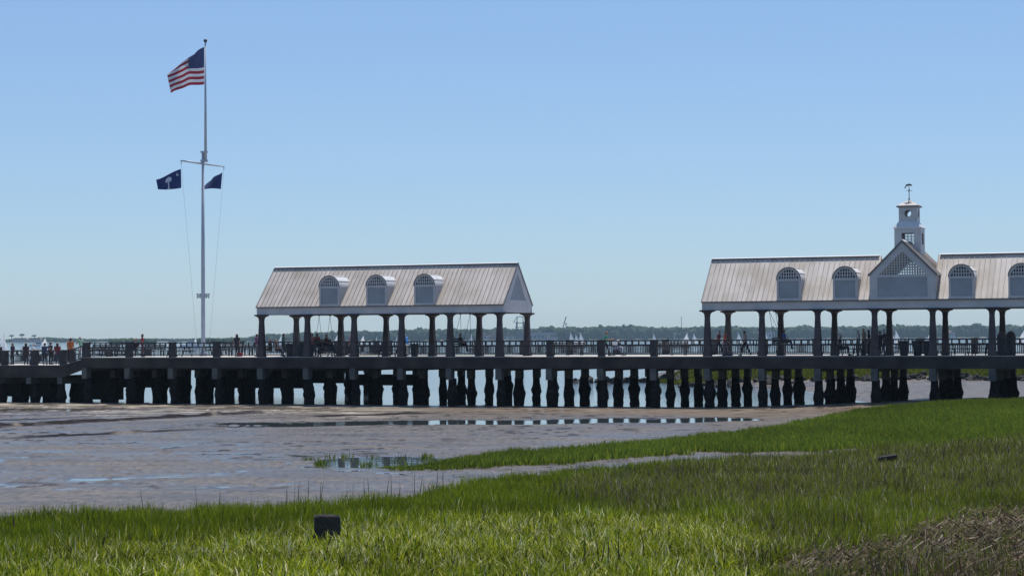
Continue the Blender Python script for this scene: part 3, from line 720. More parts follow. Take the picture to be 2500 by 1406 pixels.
def gable_end(parent, s, sign):
    """triangular end wall with louvred panel, facing +s (sign 1) or -s"""
    d = bpy.data.objects.new('gable_wall', None); COL.objects.link(d); d.parent = parent
    d.location = (s, DEPTH / 2, 0); d.rotation_euler = (0, 0, 0 if sign > 0 else math.pi)
    hb = DEPTH / 2 + OS; za, zt = Z_ET + 0.002, Z_RIDGE - 0.06
    outer = [(-hb, za), (hb, za), (0, zt)]
    inner = [(-hb * 0.56, za + 0.32), (hb * 0.56, za + 0.32), (0, zt - 0.62)]
    fr = MB(); fr.ring(outer, inner, -0.06, 0.0, axis='x'); fr.build('frame', 'white', d)
    lv = MB(); zt2 = zt - 0.62; z0 = za + 0.32
    louvers(lv, lambda z: (-hb * 0.56 * (zt2 - z) / (zt2 - z0), hb * 0.56 * (zt2 - z) / (zt2 - z0)), z0, zt2, -0.015, 0.13, axis='x')
    lv.build('louvers', 'white_siding', d, kind='stuff')
    bp_ = MB(); bp_.prism([(-hb * 0.6, z0 - .05), (hb * 0.6, z0 - .05), (0, zt2 + .1)], -0.12, -0.10, axis='x'); bp_.build('back_panel', 'white_siding', d)
    for sy in (-1, 1):   # rake boards
        rk = MB(); rk.bar((0.02, sy * (hb + 0.06), Z_ET - 0.02), (0.02, 0.0, Z_RIDGE + 0.01), 0.05, 0.12); rk.build('rake_board', 'trim_dark', d)

def pavilion(name, label, i0, i1, dormers, cross=None):
    p = thing(name, label, 'pavilion', tuple(pier(i0 * BAY, 0, 0)), -PTH)
    L = (i1 - i0) * BAY
    for i in range(i0, i1 + 1):
        for t in (0.0, DEPTH):
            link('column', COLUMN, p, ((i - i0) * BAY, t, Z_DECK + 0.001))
    # eave beams all round
    for t0, t1 in ((-OS, 0.16), (DEPTH - 0.16, DEPTH + OS)):
        b = MB(); b.box(-OE, L + OE, t0, t1, Z_EB, Z_ET); b.build('eave_beam', 'white', p)
        b = MB(); b.box(-OE - .02, L + OE + .02, t0 - 0.03, t1 + 0.03, Z_EB - 0.045, Z_EB - 0.002); b.build('soffit_board', 'trim_dark', p)
    for sx in (-OE, L + OE - 0.25):
        b = MB(); b.box(sx + .002, sx + 0.248, 0.162, DEPTH - 0.162, Z_EB + .001, Z_ET - .001); b.build('end_beam', 'white', p)
    for i in range(1, i1 - i0):
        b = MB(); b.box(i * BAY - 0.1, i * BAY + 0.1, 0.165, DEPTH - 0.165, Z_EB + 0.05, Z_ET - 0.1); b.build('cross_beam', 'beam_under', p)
    g = MB(); g.box(-OE - .04, L + OE + .04, -OS - 0.10, -OS - 0.004, Z_ET - 0.06, Z_ET + 0.015); g.build('drip_edge', 'trim_dark', p)
    # roof: panels one by one on both slopes
    rf = bpy.data.objects.new('roof', None); COL.objects.link(rf); rf.parent = p
    tot = L + 2 * OE; n = round(tot / 0.336); w = tot / n; pm = panel_mesh(w)
    ey, ez = -OS - 0.08, Z_ET - 0.0
    for k in range(n):
        x = -OE + k * w
        if cross and cross[0] < x + w / 2 < cross[1]: continue
        link('roof_panel', pm, rf, (x, ey, ez), rot=(PITCH_R, 0, 0))
        link('roof_panel', pm, rf, (x + w, DEPTH - ey, ez), rot=(PITCH_R, 0, math.pi))
    spans = [(-OE - .03, L + OE + .03)] if not cross else [(-OE - .03, cross[0]), (cross[1], L + OE + .03)]
    for a, b in spans:
        rc = MB(); rc.box(a, b, DEPTH / 2 - 0.10, DEPTH / 2 + 0.10, Z_RIDGE - 0.03, Z_RIDGE + 0.045); rc.build('ridge_vent', 'trim_dark', rf)
        rc = MB(); rc.prism([(DEPTH / 2 - 0.2, Z_RIDGE + 0.047), (DEPTH / 2 + 0.2, Z_RIDGE + 0.047), (DEPTH / 2, Z_RIDGE + 0.10)], a - .02, b + .02, axis='x'); rc.build('ridge_cap', 'white_metal', rf)
    for i in dormers:
        dormer(p, (i - i0 + 0.5) * BAY); dormer(p, (i - i0 + 0.5) * BAY, True)
    gable_end(p, L + OE + 0.002, 1); gable_end(p, -OE - 0.002, -1)
    return p

pav_a = pavilion('pavilion', 'open pavilion with three barrel dormers beside the flagpole end of the pier', 4, 9, [5, 6, 7])
XC = 3.5 * BAY; GW = 2.10
pav_b = pavilion('pavilion', 'longer open pavilion with a pointed cross gable and white cupola', 13, 20, [14, 15, 17, 18], cross=(XC - GW + 0.1, XC + GW - 0.1))

def cross_gable(p):
    zb, zs, za = Z_ET + 0.004, 8.72, 8.72 + GW
    for k, (yf, sg) in enumerate(((-OS - 0.16, 1), (DEPTH + OS + 0.16, -1))):
        d = bpy.data.objects.new('cross_gable_front', None); COL.objects.link(d); d.parent = p
        d.location = (XC, yf, 0); d.rotation_euler = (0, 0, 0 if sg > 0 else math.pi)
        outer = [(-GW, zb), (GW, zb), (GW, zs), (0.0, za), (-GW, zs)]
        tri = [(-1.50, 8.66), (1.50, 8.66), (0, 10.16)]
        # frame pieces around the lattice triangle and lower louvred panel
        f1 = MB()
        f1.prism([(-GW, zb), (-1.58, zb), (-1.58, 8.66), (-1.50, 8.66), (0, 10.16), (0, za), (-GW, zs)], 0.0, 0.10)
        f1.prism([(GW, zb), (GW, zs), (0, za), (0, 10.16), (1.50, 8.66), (1.58, 8.66), (1.58, zb)], 0.0, 0.10)
        f1.box(-1.579, 1.579, 0.004, 0.10, 8.50, 8.659); f1.box(-1.579, 1.579, 0.004, 0.10, zb, zb + 0.14)
        f1.build('frame', 'white', d)
        lv = MB(); louvers(lv, lambda z: (-1.578, 1.578), zb + 0.14, 8.50, 0.02, 0.125); lv.build('louvers', 'white_siding', d, kind='stuff')
        bp_ = MB(); bp_.box(-1.575, 1.575, 0.11, 0.13, zb, 8.6); bp_.build('back_panel', 'white_siding', d)
        lt = MB(); lattice(lt, -1.5, 1.5, 8.66, 10.16, 0.05, 0.165, 0.060, lambda x, z: abs(x) < 10.16 - z + 0.01)
        lt.build('lattice', 'white', d, kind='stuff')
        for sx in (-1, 1):
            ed = MB(); ed.bar((sx * (GW + 0.1), -0.045, zs - 0.1), (0, -0.045, za), 0.05, 0.10); ed.build('rake_board', 'trim_dark', d)
    for sx in (-1, 1):   # side cheeks and roof slopes
        ck = MB(); ck.box(min(sx * GW, sx * (GW - .06)) + XC, max(sx * GW, sx * (GW - .06)) + XC, -OS - 0.155, DEPTH + OS + 0.155, zb, zs); ck.build('cheek_wall', 'white_siding', p)
        rs = bpy.data.objects.new('cross_roof', None); COL.objects.link(rs); rs.parent = p
        y0, y1 = -OS - 0.19, DEPTH + OS + 0.19; n = 18; w = (y1 - y0) / n
        Ls = math.hypot(GW + 0.1, GW + 0.1)
        pm = MB(); pm.box(0.002, w - 0.002, 0, Ls, 0.0, 0.035); pm.box(0, 0.03, 0.003, Ls - .003, 0.036, 0.085)
        pme = pm.mesh('roof_panel', 'roof')
        for k in range(n):
            if sx > 0: link('roof_panel', pme, rs, (XC + GW + 0.1, y0 + k * w, zs - 0.1), rot=(math.pi / 4, 0, math.pi / 2))
            else: link('roof_panel', pme, rs, (XC - GW - 0.1, y0 + (k + 1) * w, zs - 0.1), rot=(math.pi / 4, 0, -math.pi / 2))
    rc = MB(); rc.prism([(XC - 0.14, za - 0.02), (XC + 0.14, za - 0.02), (XC, za + 0.12)], -OS - 0.2, DEPTH + OS + 0.2); rc.build('ridge_cap', 'white_metal', p)
cross_gable(pav_b)

def circle(cx, cz, r, n): return [(cx + r * math.cos(2 * math.pi * k / n + math.pi / 4), cz + r * math.sin(2 * math.pi * k / n + math.pi / 4)) for k in range(n)]
def square(cx, cz, hx, hz, n):
    """n points (multiple of 4) round a rectangle, starting at the upper right corner, anticlockwise"""
    q = n // 4; c = [(hx, hz), (-hx, hz), (-hx, -hz), (hx, -hz)]; out = []
    for k in range(4):
        a, b = c[k], c[(k + 1) % 4]
        out += [(cx + a[0] + (b[0] - a[0]) * j / q, cz + a[1] + (b[1] - a[1]) * j / q) for j in range(q)]
    return out

def cupola(p):
    c = thing('cupola', 'square two tier white cupola with round window above the cross gable', 'cupola', tuple(pier(16.5 * BAY, DEPTH / 2, 0)), -PTH)
    z0, z1, z2, z3, z4 = 9.6, 11.80, 12.16, 13.20, 13.66
    A, B, T = 0.85, 0.59, 0.07
    for k in range(4):      # lower tier walls with a barred window, upper tier walls with a round opening
        rz = k * math.pi / 2
        a_ = A if k % 2 == 0 else A - T - 0.002
        w = MB(); zc = (z0 + z1) / 2
        w.ring(square(0, zc, a_, (z1 - z0) / 2, 16), square(0.02, 11.08, 0.40, 0.36, 16), -A, -A + T)
        w = w.build('lower_wall', 'white', c); w.rotation_euler = (0, 0, rz)
        g = MB()
        for x in (-0.20, 0.02, 0.24): g.box(x - .02, x + .02, -A + .02, -A + .05, 10.72, 11.44)
        for z in (10.90, 11.08, 11.26): g.box(-0.38, 0.42, -A + .025, -A + .045, z - .02, z + .02)
        g = g.build('window_bars', 'trim_dark', c); g.rotation_euler = (0, 0, rz)
        b_ = B if k % 2 == 0 else B - T - 0.002
        u = MB(); u.ring(square(0, (z2 + z3) / 2, b_, (z3 - z2) / 2, 24), circle(0.0, 12.72, 0.225, 24), -B, -B + T)
        u = u.build('upper_wall', 'white', c); u.rotation_euler = (0, 0, rz)
        rg = MB(); rg.ring(circle(0, 12.72, 0.255, 24), circle(0, 12.72, 0.215, 24), -B - 0.025, -B - 0.002)
        rg = rg.build('round_window', 'white_siding', c); rg.rotation_euler = (0, 0, rz)
        sk = MB(); h = A + 0.05
        sk.add([(-h, -h, z1), (h, -h, z1), (B + .01, -B - .01, z2 + 0.05), (-B - .01, -B - .01, z2 + 0.05), (-h, -h, z1 - 0.05), (h, -h, z1 - 0.05), (B, -B, z1 - 0.05), (-B, -B, z1 - 0.05)],
               [(0, 1, 2, 3), (4, 7, 6, 5), (0, 4, 5, 1), (3, 2, 6, 7), (0, 3, 7, 4), (1, 5, 6, 2)])
        sk = sk.build('skirt_roof', 'white_metal', c); sk.rotation_euler = (0, 0, rz)
    h = 0.70
    pr = MB(); pr.add([(-h, -h, z3), (h, -h, z3), (h, h, z3), (-h, h, z3), (0, 0, z4), (-h, -h, z3 + .05), (h, -h, z3 + .05), (h, h, z3 + .05), (-h, h, z3 + .05)],
                      [(3, 2, 1, 0), (0, 1, 6, 5), (1, 2, 7, 6), (2, 3, 8, 7), (3, 0, 5, 8), (5, 6, 4), (6, 7, 4), (7, 8, 4), (8, 5, 4)])
    pr.build('pyramid_roof', 'roof', c)
    ed = MB(); ed.ring(square(0, 0, h + .03, h + .03, 4), square(0, 0, h - 0.02, h - 0.02, 4), z3 - 0.05, z3 - 0.004)
    for i, v in enumerate(ed.v): ed.v[i] = (v[0], v[2], v[1])
    ed.build('eave_trim', 'trim_dark', c)
    v = thing('weathervane', 'dark metal weathervane with curved leaping figure on top of the cupola', 'weathervane', tuple(pier(16.5 * BAY, DEPTH / 2, z4 - 0.12)), -PTH)
    s = MB(); s.tube([(0, 0, 0), (0, 0, 1.0)], [0.028, 0.022], 8); s.ball((0, 0, 0.72), 0.045, sq=(1, 1, 2.4)); s.ball((0, 0, 0.16), 0.06); s.build('spindle', 'bronze', v)
    ar = MB()
    for a in range(4):
        dx, dy = math.cos(a * math.pi / 2 + .4), math.sin(a * math.pi / 2 + .4)
        ar.bar((0, 0, 0.72), (dx * 0.17, dy * 0.17, 0.71), 0.014); ar.box(dx * .17 - .02, dx * .17 + .02, dy * .17 - .008, dy * .17 + .008, 0.69, 0.74)
    ar.build('compass_arms', 'bronze', v)
    f = MB(); pts = []; rad = []
    for k in range(13):
        a = math.radians(178 - k * 12.5); pts.append((0.22 * math.cos(a), 0.05 * math.cos(a), 0.95 + 0.15 * math.sin(a))); rad.append(0.014 + 0.055 * math.sin(math.pi * (k + .6) / 13.2))
    f.tube(pts, rad, 8); f.bar((0.0, 0, 1.12), (0.02, 0, 1.22), 0.02, 0.06); f.bar((-0.22, -.05, 0.95), (-0.27, -.06, 0.88), 0.025, 0.08)
    f.build('vane_figure', 'bronze', v, smooth=True)
cupola(pav_b)

# ------------------------------------------------------------------ flagpole and flags
T_FP = 9.0
s_fp = pier_s(496, T_FP); FP = pier(s_fp, T_FP, Z_DECK)
FPS = FP.y / F_PX                       # metres per pixel at the mast
def mast_z(py): d = pix_ray(497, py); return EYE + d.z / d.y * FP.y
pole = thing('flagpole', 'tall pale two piece flagpole with crosstree and lights on the pier', 'flagpole', tuple(FP), -PTH)
z_ct = mast_z(400) - Z_DECK; z_tb = mast_z(392) - Z_DECK; z_tt = mast_z(105) - Z_DECK; z_lm = mast_z(370) - Z_DECK; z_fl = mast_z(723) - Z_DECK
m_ = MB(); m_.tube([(0, 0, 0), (0, 0, 0.25), (0, 0, z_ct * 0.5), (0, 0, z_lm)], [0.19, 0.165, 0.15, 0.10], 16); m_.tube([(0, 0, 0), (0, 0, 0.35)], [0.30, 0.21], 16)
m_.build('lower_mast', 'mast', pole, smooth=True)
ox = 0.24
m_ = MB(); m_.tube([(ox, 0, z_tb - 0.15), (ox, 0, z_tt)], [0.115, 0.06], 12); m_.build('topmast', 'mast', pole, smooth=True)
m_ = MB(); m_.box(-0.14, ox + 0.14, -0.14, 0.14, z_tb - 0.12, z_tb + 0.05); m_.box(-0.14, ox + 0.14, -0.14, 0.14, z_lm - 0.12, z_lm + 0.02); m_.build('mast_cap', 'mast', pole)
m_ = MB(); m_.ball((ox, 0, z_tt + 0.14), 0.15, 14, 8); m_.build('ball_finial', 'bronze', pole, smooth=True)
YA = Vector((0.085, 1.0, 0)).normalized() * 2.95
m_ = MB(); m_.tube([-YA + Vector((0, 0, z_ct)), Vector((0, -0.16, z_ct)), YA + Vector((0, 0, z_ct - 0.0))], [0.05, 0.085, 0.05], 10)
m_.tube([-YA * .99 + Vector((0, 0, z_ct)), -YA * .99 + Vector((0, 0, z_ct - 0.28))], 0.03, 6); m_.tube([YA * .99 + Vector((0, 0, z_ct)), YA * .99 + Vector((0, 0, z_ct - 0.28))], 0.03, 6)
m_.build('crosstree', 'mast', pole, smooth=True)
m_ = MB(); m_.box(-0.52, 0.52, -0.05, 0.05, z_fl - 0.06, z_fl + 0.06); m_.build('light_bracket', 'mast', pole)
for x in (-0.50, -0.27, 0.27, 0.50):
    m_ = MB(); m_.tube([(x, 0, z_fl + 0.06), (x, 0, z_fl + 0.21)], [0.07, 0.11], 10); m_.build('floodlight', 'mast', pole)
    m_ = MB(); m_.box(x - .05, x + .05, -.05, .05, z_fl - 0.16, z_fl - 0.062); m_.build('ballast_box', 'mast', pole)
for sg in (-1, 1):
    e = YA * .99 * sg; m_ = MB(); m_.tube([e + Vector((0, 0, z_ct - 0.28)), Vector((0.05 * sg, 0.9 * sg, 0.9))], 0.008, 5); m_.build('halyard', 'rope', pole)

def flag(name, label, fly, P, nu, nv, cellmat, mats, decals=()):
    """cloth sheet P(u, v): u along the fly, v down the hoist"""
    mb = MB(); N = (nu + 1)
    vs = [P(i / nu, j / nv) for j in range(nv + 1) for i in range(nu + 1)]
    mb.v = [tuple(v) for v in vs]
    for j in range(nv):
        for i in range(nu):
            mb.f.append((j * N + i, j * N + i + 1, (j + 1) * N + i + 1, (j + 1) * N + i)); mb.m.append(cellmat((i + .5) / nu, (j + .5) / nv))
    o = tag(mb.build(name, mats, smooth=True), label, 'flag')
    for dn, polys, mt in decals:
        q = MB()
        for poly in polys:
            n = len(poly)
            for sd in (-1, 1):
                pts = []
                for (u, v) in poly:
                    e = 1e-3; p = Vector(P(u, v)); du = Vector(P(u + e, v)) - p; dv = Vector(P(u, v + e)) - p
                    pts.append(tuple(p + du.cross(dv).normalized() * 0.012 * sd))
                q.add(pts, [tuple(range(n))])
        me = bpy.data.meshes.new(dn); me.from_pydata(q.v, [], q.f); me.materials.append(M[mt]); me.update()
        link(dn, me, o, kind='stuff' if len(polys) > 12 else None)
    return o

# national flag on the topmast, streaming to the left and away
h0 = FP + Vector((CA * ox, -SA * ox, 0)) + Vector((-0.10, 0, 0))
zt, zb_ = mast_z(116), mast_z(207)
def P_us(u, v):
    H = zt - zb_
    zt_ = -1.86 * u ** 1.05 - 0.10 * math.sin(7 * u) * u; zb2 = -H - 0.42 * u + 0.22 * math.sin(math.pi * u) ** 2
    zf = zb2 + (1 - v) * H * (1 - 0.10 * u)      # the cloth hung straight; what rises above the top edge folds over and back
    ex_ = zf - zt_ + 0.25
    k_ = min(1.0, 4 * u)
    fold = ex_ - 0.25 if ex_ > 0.5 else (ex_ * ex_ if ex_ > 0 else 0.0)
    fold *= k_
    z = zf - fold * 0.96
    y = 2.0 * u + fold * 0.55 + 0.22 * math.sin(9.5 * u + 2.4 * v) * min(1, 3 * u) + 0.10 * math.sin(17 * u - 3 * v) * u
    x = -3.42 * u - 0.05 * math.sin(8 * u) + 0.50 * v * u * u
    return (h0.x + x, h0.y + y, zt + z)
def us_cell(u, v):
    if u < 0.4 and v < 7 / 13: return 0
    return 1 if int(v * 13) % 2 == 0 else 2
stars = []
for r in range(9):
    for c in range(6 if r % 2 == 0 else 5):
        cu = 0.4 * (c * 2 + 1 + (r % 2)) / 12; cv = (7 / 13) * (r + 1) / 10
        stars.append([(cu + 0.0125 * (1 if k % 2 == 0 else .42) * math.sin(k * math.pi / 5), cv - 0.0235 * (1 if k % 2 == 0 else .42) * math.cos(k * math.pi / 5)) for k in range(10)])
flag('national_flag', 'red and white striped flag with starred blue canton at the mast top', 4.6, P_us, 60, 39, us_cell, ['flag_blue', 'flag_red', 'flag_white'], [('stars', stars, 'flag_white')])

# state flag under the near arm of the crosstree
e1 = FP + Matrix.Rotation(-PTH, 3, 'Z') @ (-YA * .99)
kz = e1.y / F_PX
def zat(py, y): return EYE + pix_ray(450, py).z / pix_ray(450, py).y * y
za1, za2 = zat(413, e1.y), zat(459, e1.y)
def P_sc(u, v):
    H = za1 - za2
    zt_ = -0.66 * u + 0.08 * math.sin(6 * u); zb2 = -H - 0.08 * u - 0.05 * math.sin(4 * u)
    z = zt_ + (zb2 - zt_) * v
    x = -2.15 * u + 0.18 * v * u + 0.08 * (1 - v) * math.sin(5 * u)
    y = 0.9 * u + 0.6 * (1 - v) * u + 0.10 * math.sin(8 * u + 2 * v) * min(1, 3 * u)
    return (e1.x - 0.02 + x + 0.03 * v, e1.y + y, za1 + z)
palm = [[(0.50, 0.95), (0.555, 0.95), (0.545, 0.42), (0.51, 0.42)], [(0.46, 0.98), (0.60, 0.98), (0.60, 0.935), (0.46, 0.935)]]
for k in range(11):
    a = math.radians(200 + k * 14 + (k % 2) * 4) if True else 0
    a = math.radians(150 + k * 24)
    cu, cv = 0.527, 0.40; lu, lv = 0.135, 0.24
    du, dv = math.cos(a), math.sin(a); nu_, nv_ = -dv, du
    palm.append([(cu, cv), (cu + lu * .55 * du + .03 * nu_, cv + lv * .55 * dv + .055 * nv_), (cu + lu * du, cv + lv * dv), (cu + lu * .55 * du - .03 * nu_, cv + lv * .55 * dv - .055 * nv_)])
cres = []
co = [(0.17 + 0.065 * math.cos(a), 0.22 + 0.10 * math.sin(a)) for a in np.linspace(-2.2, 2.9, 12)]
ci = [(0.165 + 0.038 * math.cos(a), 0.185 + 0.065 * math.sin(a)) for a in np.linspace(-2.0, 2.7, 12)]
for k in range(11): cres.append([co[k], co[k + 1], ci[k + 1], ci[k]])
flag('state_flag', 'navy flag with white palm tree and crescent under the left crosstree arm', 2.0, P_sc, 24, 16, lambda u, v: 0, ['navy'], [('palm_emblem', palm, 'emblem'), ('crescent_emblem', cres, 'emblem')])

e2 = FP + Matrix.Rotation(-PTH, 3, 'Z') @ (YA * .99)
zc1, zc2 = EYE + pix_ray(545, 421).z / pix_ray(545, 421).y * e2.y, EYE + pix_ray(545, 462).z / pix_ray(545, 462).y * e2.y
def P_dk(u, v):
    H = zc1 - zc2
    zt_ = -0.62 * u ** 1.2 - 0.12 * max(0, u - .75); zb2 = -H + 0.08 * math.sin(3 * u) + 0.02 * u
    z = zt_ + (zb2 - zt_) * v
    x = -1.80 * u * (0.80 + 0.20 * v) - 0.12 * v + 0.04 * math.sin(9 * u)
    y = 1.0 * u + 0.7 * (1 - v) * u + 0.12 * math.sin(9 * u + 1.5 * v) * min(1, 3 * u)
    return (e2.x - 0.12 + x, e2.y + y, zc1 + z)
blob = [[(0.38, 0.30), (0.54, 0.26), (0.63, 0.42), (0.66, 0.78), (0.45, 0.86), (0.34, 0.60)], [(0.28, 0.84), (0.72, 0.88), (0.72, 0.93), (0.28, 0.89)]]
flag('dark_flag', 'small dark navy flag with faint emblem under the right crosstree arm', 1.9, P_dk, 20, 14, lambda u, v: 0, ['navy'], [('faint_emblem', blob, 'slate')])

# ------------------------------------------------------------------ furniture on the deck
def on_deck(px, t, z=Z_DECK):
    return pier(pier_s(px, t, z), t, z)

def bench(label, px, t, length=2.4, wood='wood_grey', rz=0.0, group='slatted benches along the pier'):
    b = thing('slatted_bench', label, 'bench', tuple(on_deck(px, t)), -PTH + rz, group)
    h = length / 2
    for k in range(4):
        q = MB(); y = -0.20 + k * 0.125; q.box(-h, h, y, y + 0.10, 0.42, 0.455); q.build('seat_slat', wood, b)
    for k in range(4):
        q = MB(); z = 0.52 + k * 0.11; q.box(-h, h, 0.30 + 0.05 * k, 0.33 + 0.05 * k, z, z + 0.08); q.build('back_slat', wood, b)
    for x in (-h + 0.12, 0.0, h - 0.12):
        q = MB(); q.bar((x, -0.17, 0.0), (x, -0.17, 0.42), 0.06); q.bar((x, 0.24, 0.0), (x, 0.28, 0.45), 0.06); q.bar((x, 0.275, 0.45), (x, 0.50, 0.95), 0.05)
        q.bar((x, -0.2, 0.39), (x, 0.28, 0.39), 0.05); q.bar((x, -0.2, 0.64), (x, 0.36, 0.66), 0.05, 0.035); q.bar((x, -0.17, 0.42), (x, -0.17, 0.64), 0.045)
        q.build('end_frame', 'iron', b)
    return b
bench('grey slatted bench in the open gap just right of the shorter pavilion', 1385, 6.5, 2.4)
bench('second grey slatted bench in the gap, nearer the longer pavilion', 1640, 6.5, 2.2)
bench('slatted bench at the ramp end of the upper deck', 252, 8.0, 2.6, 'wood_dark')
bench('slatted bench between ramp and flagpole beside the red jacketed person', 372, 8.0, 2.0, 'wood_dark')
bench('brown slatted bench just right of the flagpole base', 562, 8.0, 2.0, 'wood_grey')
bench('slatted bench right beside the left end column of the shorter pavilion', 612, 9.0, 1.6, 'wood_dark')

def picnic_table(label, px, t, wood='wood_dark', rz=0.0):
    b = thing('picnic_table', label, 'table', tuple(on_deck(px, t)), -PTH + rz, 'dark picnic tables on the pier')
    for k in range(5):
        q = MB(); y = -0.38 + k * 0.155; q.box(-0.95, 0.95, y, y + 0.14, 0.72, 0.76); q.build('top_board', wood, b)
    for sy in (-1, 1):
        q = MB(); q.box(-0.95, 0.95, min(sy * .55, sy * .82), max(sy * .55, sy * .82), 0.42, 0.46); q.build('seat', wood, b)
    for x in (-0.65, 0.65):
        q = MB(); q.bar((x, -0.78, 0), (x, -0.28, 0.715), 0.07, 0.05); q.bar((x, 0.78, 0), (x, 0.28, 0.715), 0.07, 0.05); q.bar((x + .06, -0.8, 0.395), (x + .06, 0.8, 0.395), 0.05); q.build('leg_frame', wood, b)
    q = MB(); q.box(-0.93, 0.93, -0.30, 0.30, 0.66, 0.715); q.build('apron', wood, b)
    return b
picnic_table('dark table under the shorter pavilion in its second bay, people seated round it', 792, 3.0)
picnic_table('dark table right under the middle of the shorter pavilion', 955, 2.2)
picnic_table('dark table in the bay left of the cross gable, people in white caps round it', 2075, 2.6)
picnic_table('second dark table left of the cross gable, close to the columns', 2112, 4.6)
picnic_table('dark table in the bay right of the cross gable', 2352, 2.6)
picnic_table('second dark table right of the cross gable, behind the first', 2385, 4.4)

picnic_table('dark table on the upper deck left of the red jacketed person', 278, 5.0)
picnic_table('dark table just left of the flagpole base', 438, 5.0)
picnic_table('dark table just right of the flagpole base', 525, 12.5)

def barrel(label, px, t, h=0.92, r0=0.24, r1=0.33, m='iron', dome=False):
    b = thing('litter_barrel', label, 'litter bin', tuple(on_deck(px, t)), -PTH, 'dark litter barrels on the pier')
    q = MB(); q.tube([(0, 0, 0), (0, 0, 0.04), (0, 0, h)], [r0, r0 + .01, r1], 14); q.build('drum', m, b, smooth=False)
    q = MB(); q.tube([(0, 0, h + .002), (0, 0, h + 0.05)], [r1 + 0.03, r1 + 0.03], 14); q.build('rim', m, b)
    if dome:
        q = MB(); q.tube([(0, 0, h + .052), (0, 0, h + 0.20), (0, 0, h + 0.38), (0, 0, h + 0.5), (0, 0, h + 0.56)], [r1, r1 * 1.0, r1 * .85, r1 * .55, r1 * .15], 14); q.build('dome_lid', m, b, smooth=True)
    return b
barrel('leftmost of the three tapered barrels right of the cupola columns', 2207, 2.4)
barrel('middle of the three tapered barrels right of the cupola columns', 2240, 2.4)
barrel('rightmost of the three tapered barrels, touching the next column', 2266, 2.4)
barrel('dark barrel behind the first bay of the shorter pavilion', 707, 4.0)
barrel('dark barrel beside another just left of the second column', 735, 4.0)
barrel('dome topped dark bin by the last column pair at the right edge', 2446, 2.0, 0.98, 0.28, 0.31, 'wood_dark', True)
barrel('dome topped brown bin, rightmost thing on the deck', 2468, 3.0, 1.0, 0.29, 0.32, 'wood_dark', True)
barrel('squat dark barrel between the shorter pavilion middle columns', 1012, 5.0, 0.85)

def swing(label, px, i_off, ang):
    """porch swing hung across the pavilion; its seat faces along the pier"""
    s = pier_s(px, 2.7, Z_EB)
    o = thing('porch_swing', label, 'swing', tuple(pier(s, 2.75, 0)), -PTH, 'porch swings hung under the pavilion roofs')
    zt = Z_EB + 0.049; drop = 2.42
    cx = math.sin(ang) * drop; zs = zt - math.cos(ang) * drop
    R = Matrix.Translation((cx, 0, zs)) @ Matrix.Rotation(-ang, 4, 'Y')
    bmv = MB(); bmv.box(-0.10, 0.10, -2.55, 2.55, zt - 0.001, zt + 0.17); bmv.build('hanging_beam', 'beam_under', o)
    for y in (-0.9, 0.9):
        q = MB(); q.ball((0, y, zt - 0.09), 0.09, 8, 6); q.build('hook', 'iron', o)
        for x, z in ((-0.28, 0.40), (0.27, 0.12)):
            q = MB(); q.tube([(0, y, zt - 0.15), R @ Vector((x, y, z))], 0.014, 5); q.build('chain', 'iron', o)
    for k in range(4):
        q = MB(); x = -0.22 + k * 0.13; q.box(x, x + 0.11, -0.92, 0.92, 0.0, 0.035, mtx=R); q.build('seat_slat', 'wood_dark', o)
    for k in range(4):
        q = MB(); z = 0.10 + k * 0.12; q.box(-0.30 - .03 * k, -0.27 - .03 * k, -0.92, 0.92, z, z + 0.09, mtx=R); q.build('back_slat', 'wood_dark', o)
    for y in (-0.86, 0.86):
        q = MB(); q.box(-0.34, 0.28, y - .03, y + .03, 0.24, 0.28, mtx=R); q.box(0.2, 0.24, y - .03, y + .03, 0.0, 0.24, mtx=R); q.box(-0.42, -0.36, y - .03, y + .03, 0.0, 0.55, mtx=R); q.build('arm', 'wood_dark', o)
    return s, R, o
sw1 = swing('porch swing in the second bay of the shorter pavilion', 792, 0, 0.0)
sw2 = swing('porch swing in the right hand bay of the shorter pavilion', 1136, 0, -0.10)
sw3 = swing('porch swing swung out in the second bay of the longer pavilion', 1886, 0, 0.30)

# stroller in the open gap
def stroller(px, t):
    o = thing('stroller', 'pale stroller pushed by the green shirted person in the open gap', 'stroller', tuple(on_deck(px, t)), -PTH)
    q = MB(); q.prism([(-0.35, 0.45), (0.30, 0.38), (0.42, 0.55), (-0.25, 0.85)], -0.2, 0.2); q.build('seat', 'cloth_lilac', o)
    q = MB(); q.prism(arc(-0.05, 0.75, 0.36, math.radians(60), math.radians(170), 8) + [(-0.05, 0.72)], -0.22, 0.22); q.build('canopy', 'cloth_white', o)
    for x, y in ((-0.35, -.25), (-0.35, .25), (0.42, -.25), (0.42, .25)):
        q = MB(); q.ring(circle(x, 0.13, 0.13, 16), circle(x, 0.13, 0.085, 16), y - .02, y + .02); q.build('wheel', 'iron', o)
    q = MB(); q.bar((-0.35, -.22, 0.13), (0.3, -.22, 0.6), 0.025); q.bar((-0.35, .22, 0.13), (0.3, .22, 0.6), 0.025); q.bar((0.42, -.22, 0.13), (-0.72, -.22, 1.02), 0.025); q.bar((0.42, .22, 0.13), (-0.72, .22, 1.02), 0.025)
    q.bar((-0.72, -.22, 1.02), (-0.72, .22, 1.02), 0.03); q.build('frame', 'iron', o)
M['cloth_lilac'] = mat('lilac grey cloth', (0.40, 0.40, 0.52), 0.8)
stroller(1508, 4.0)

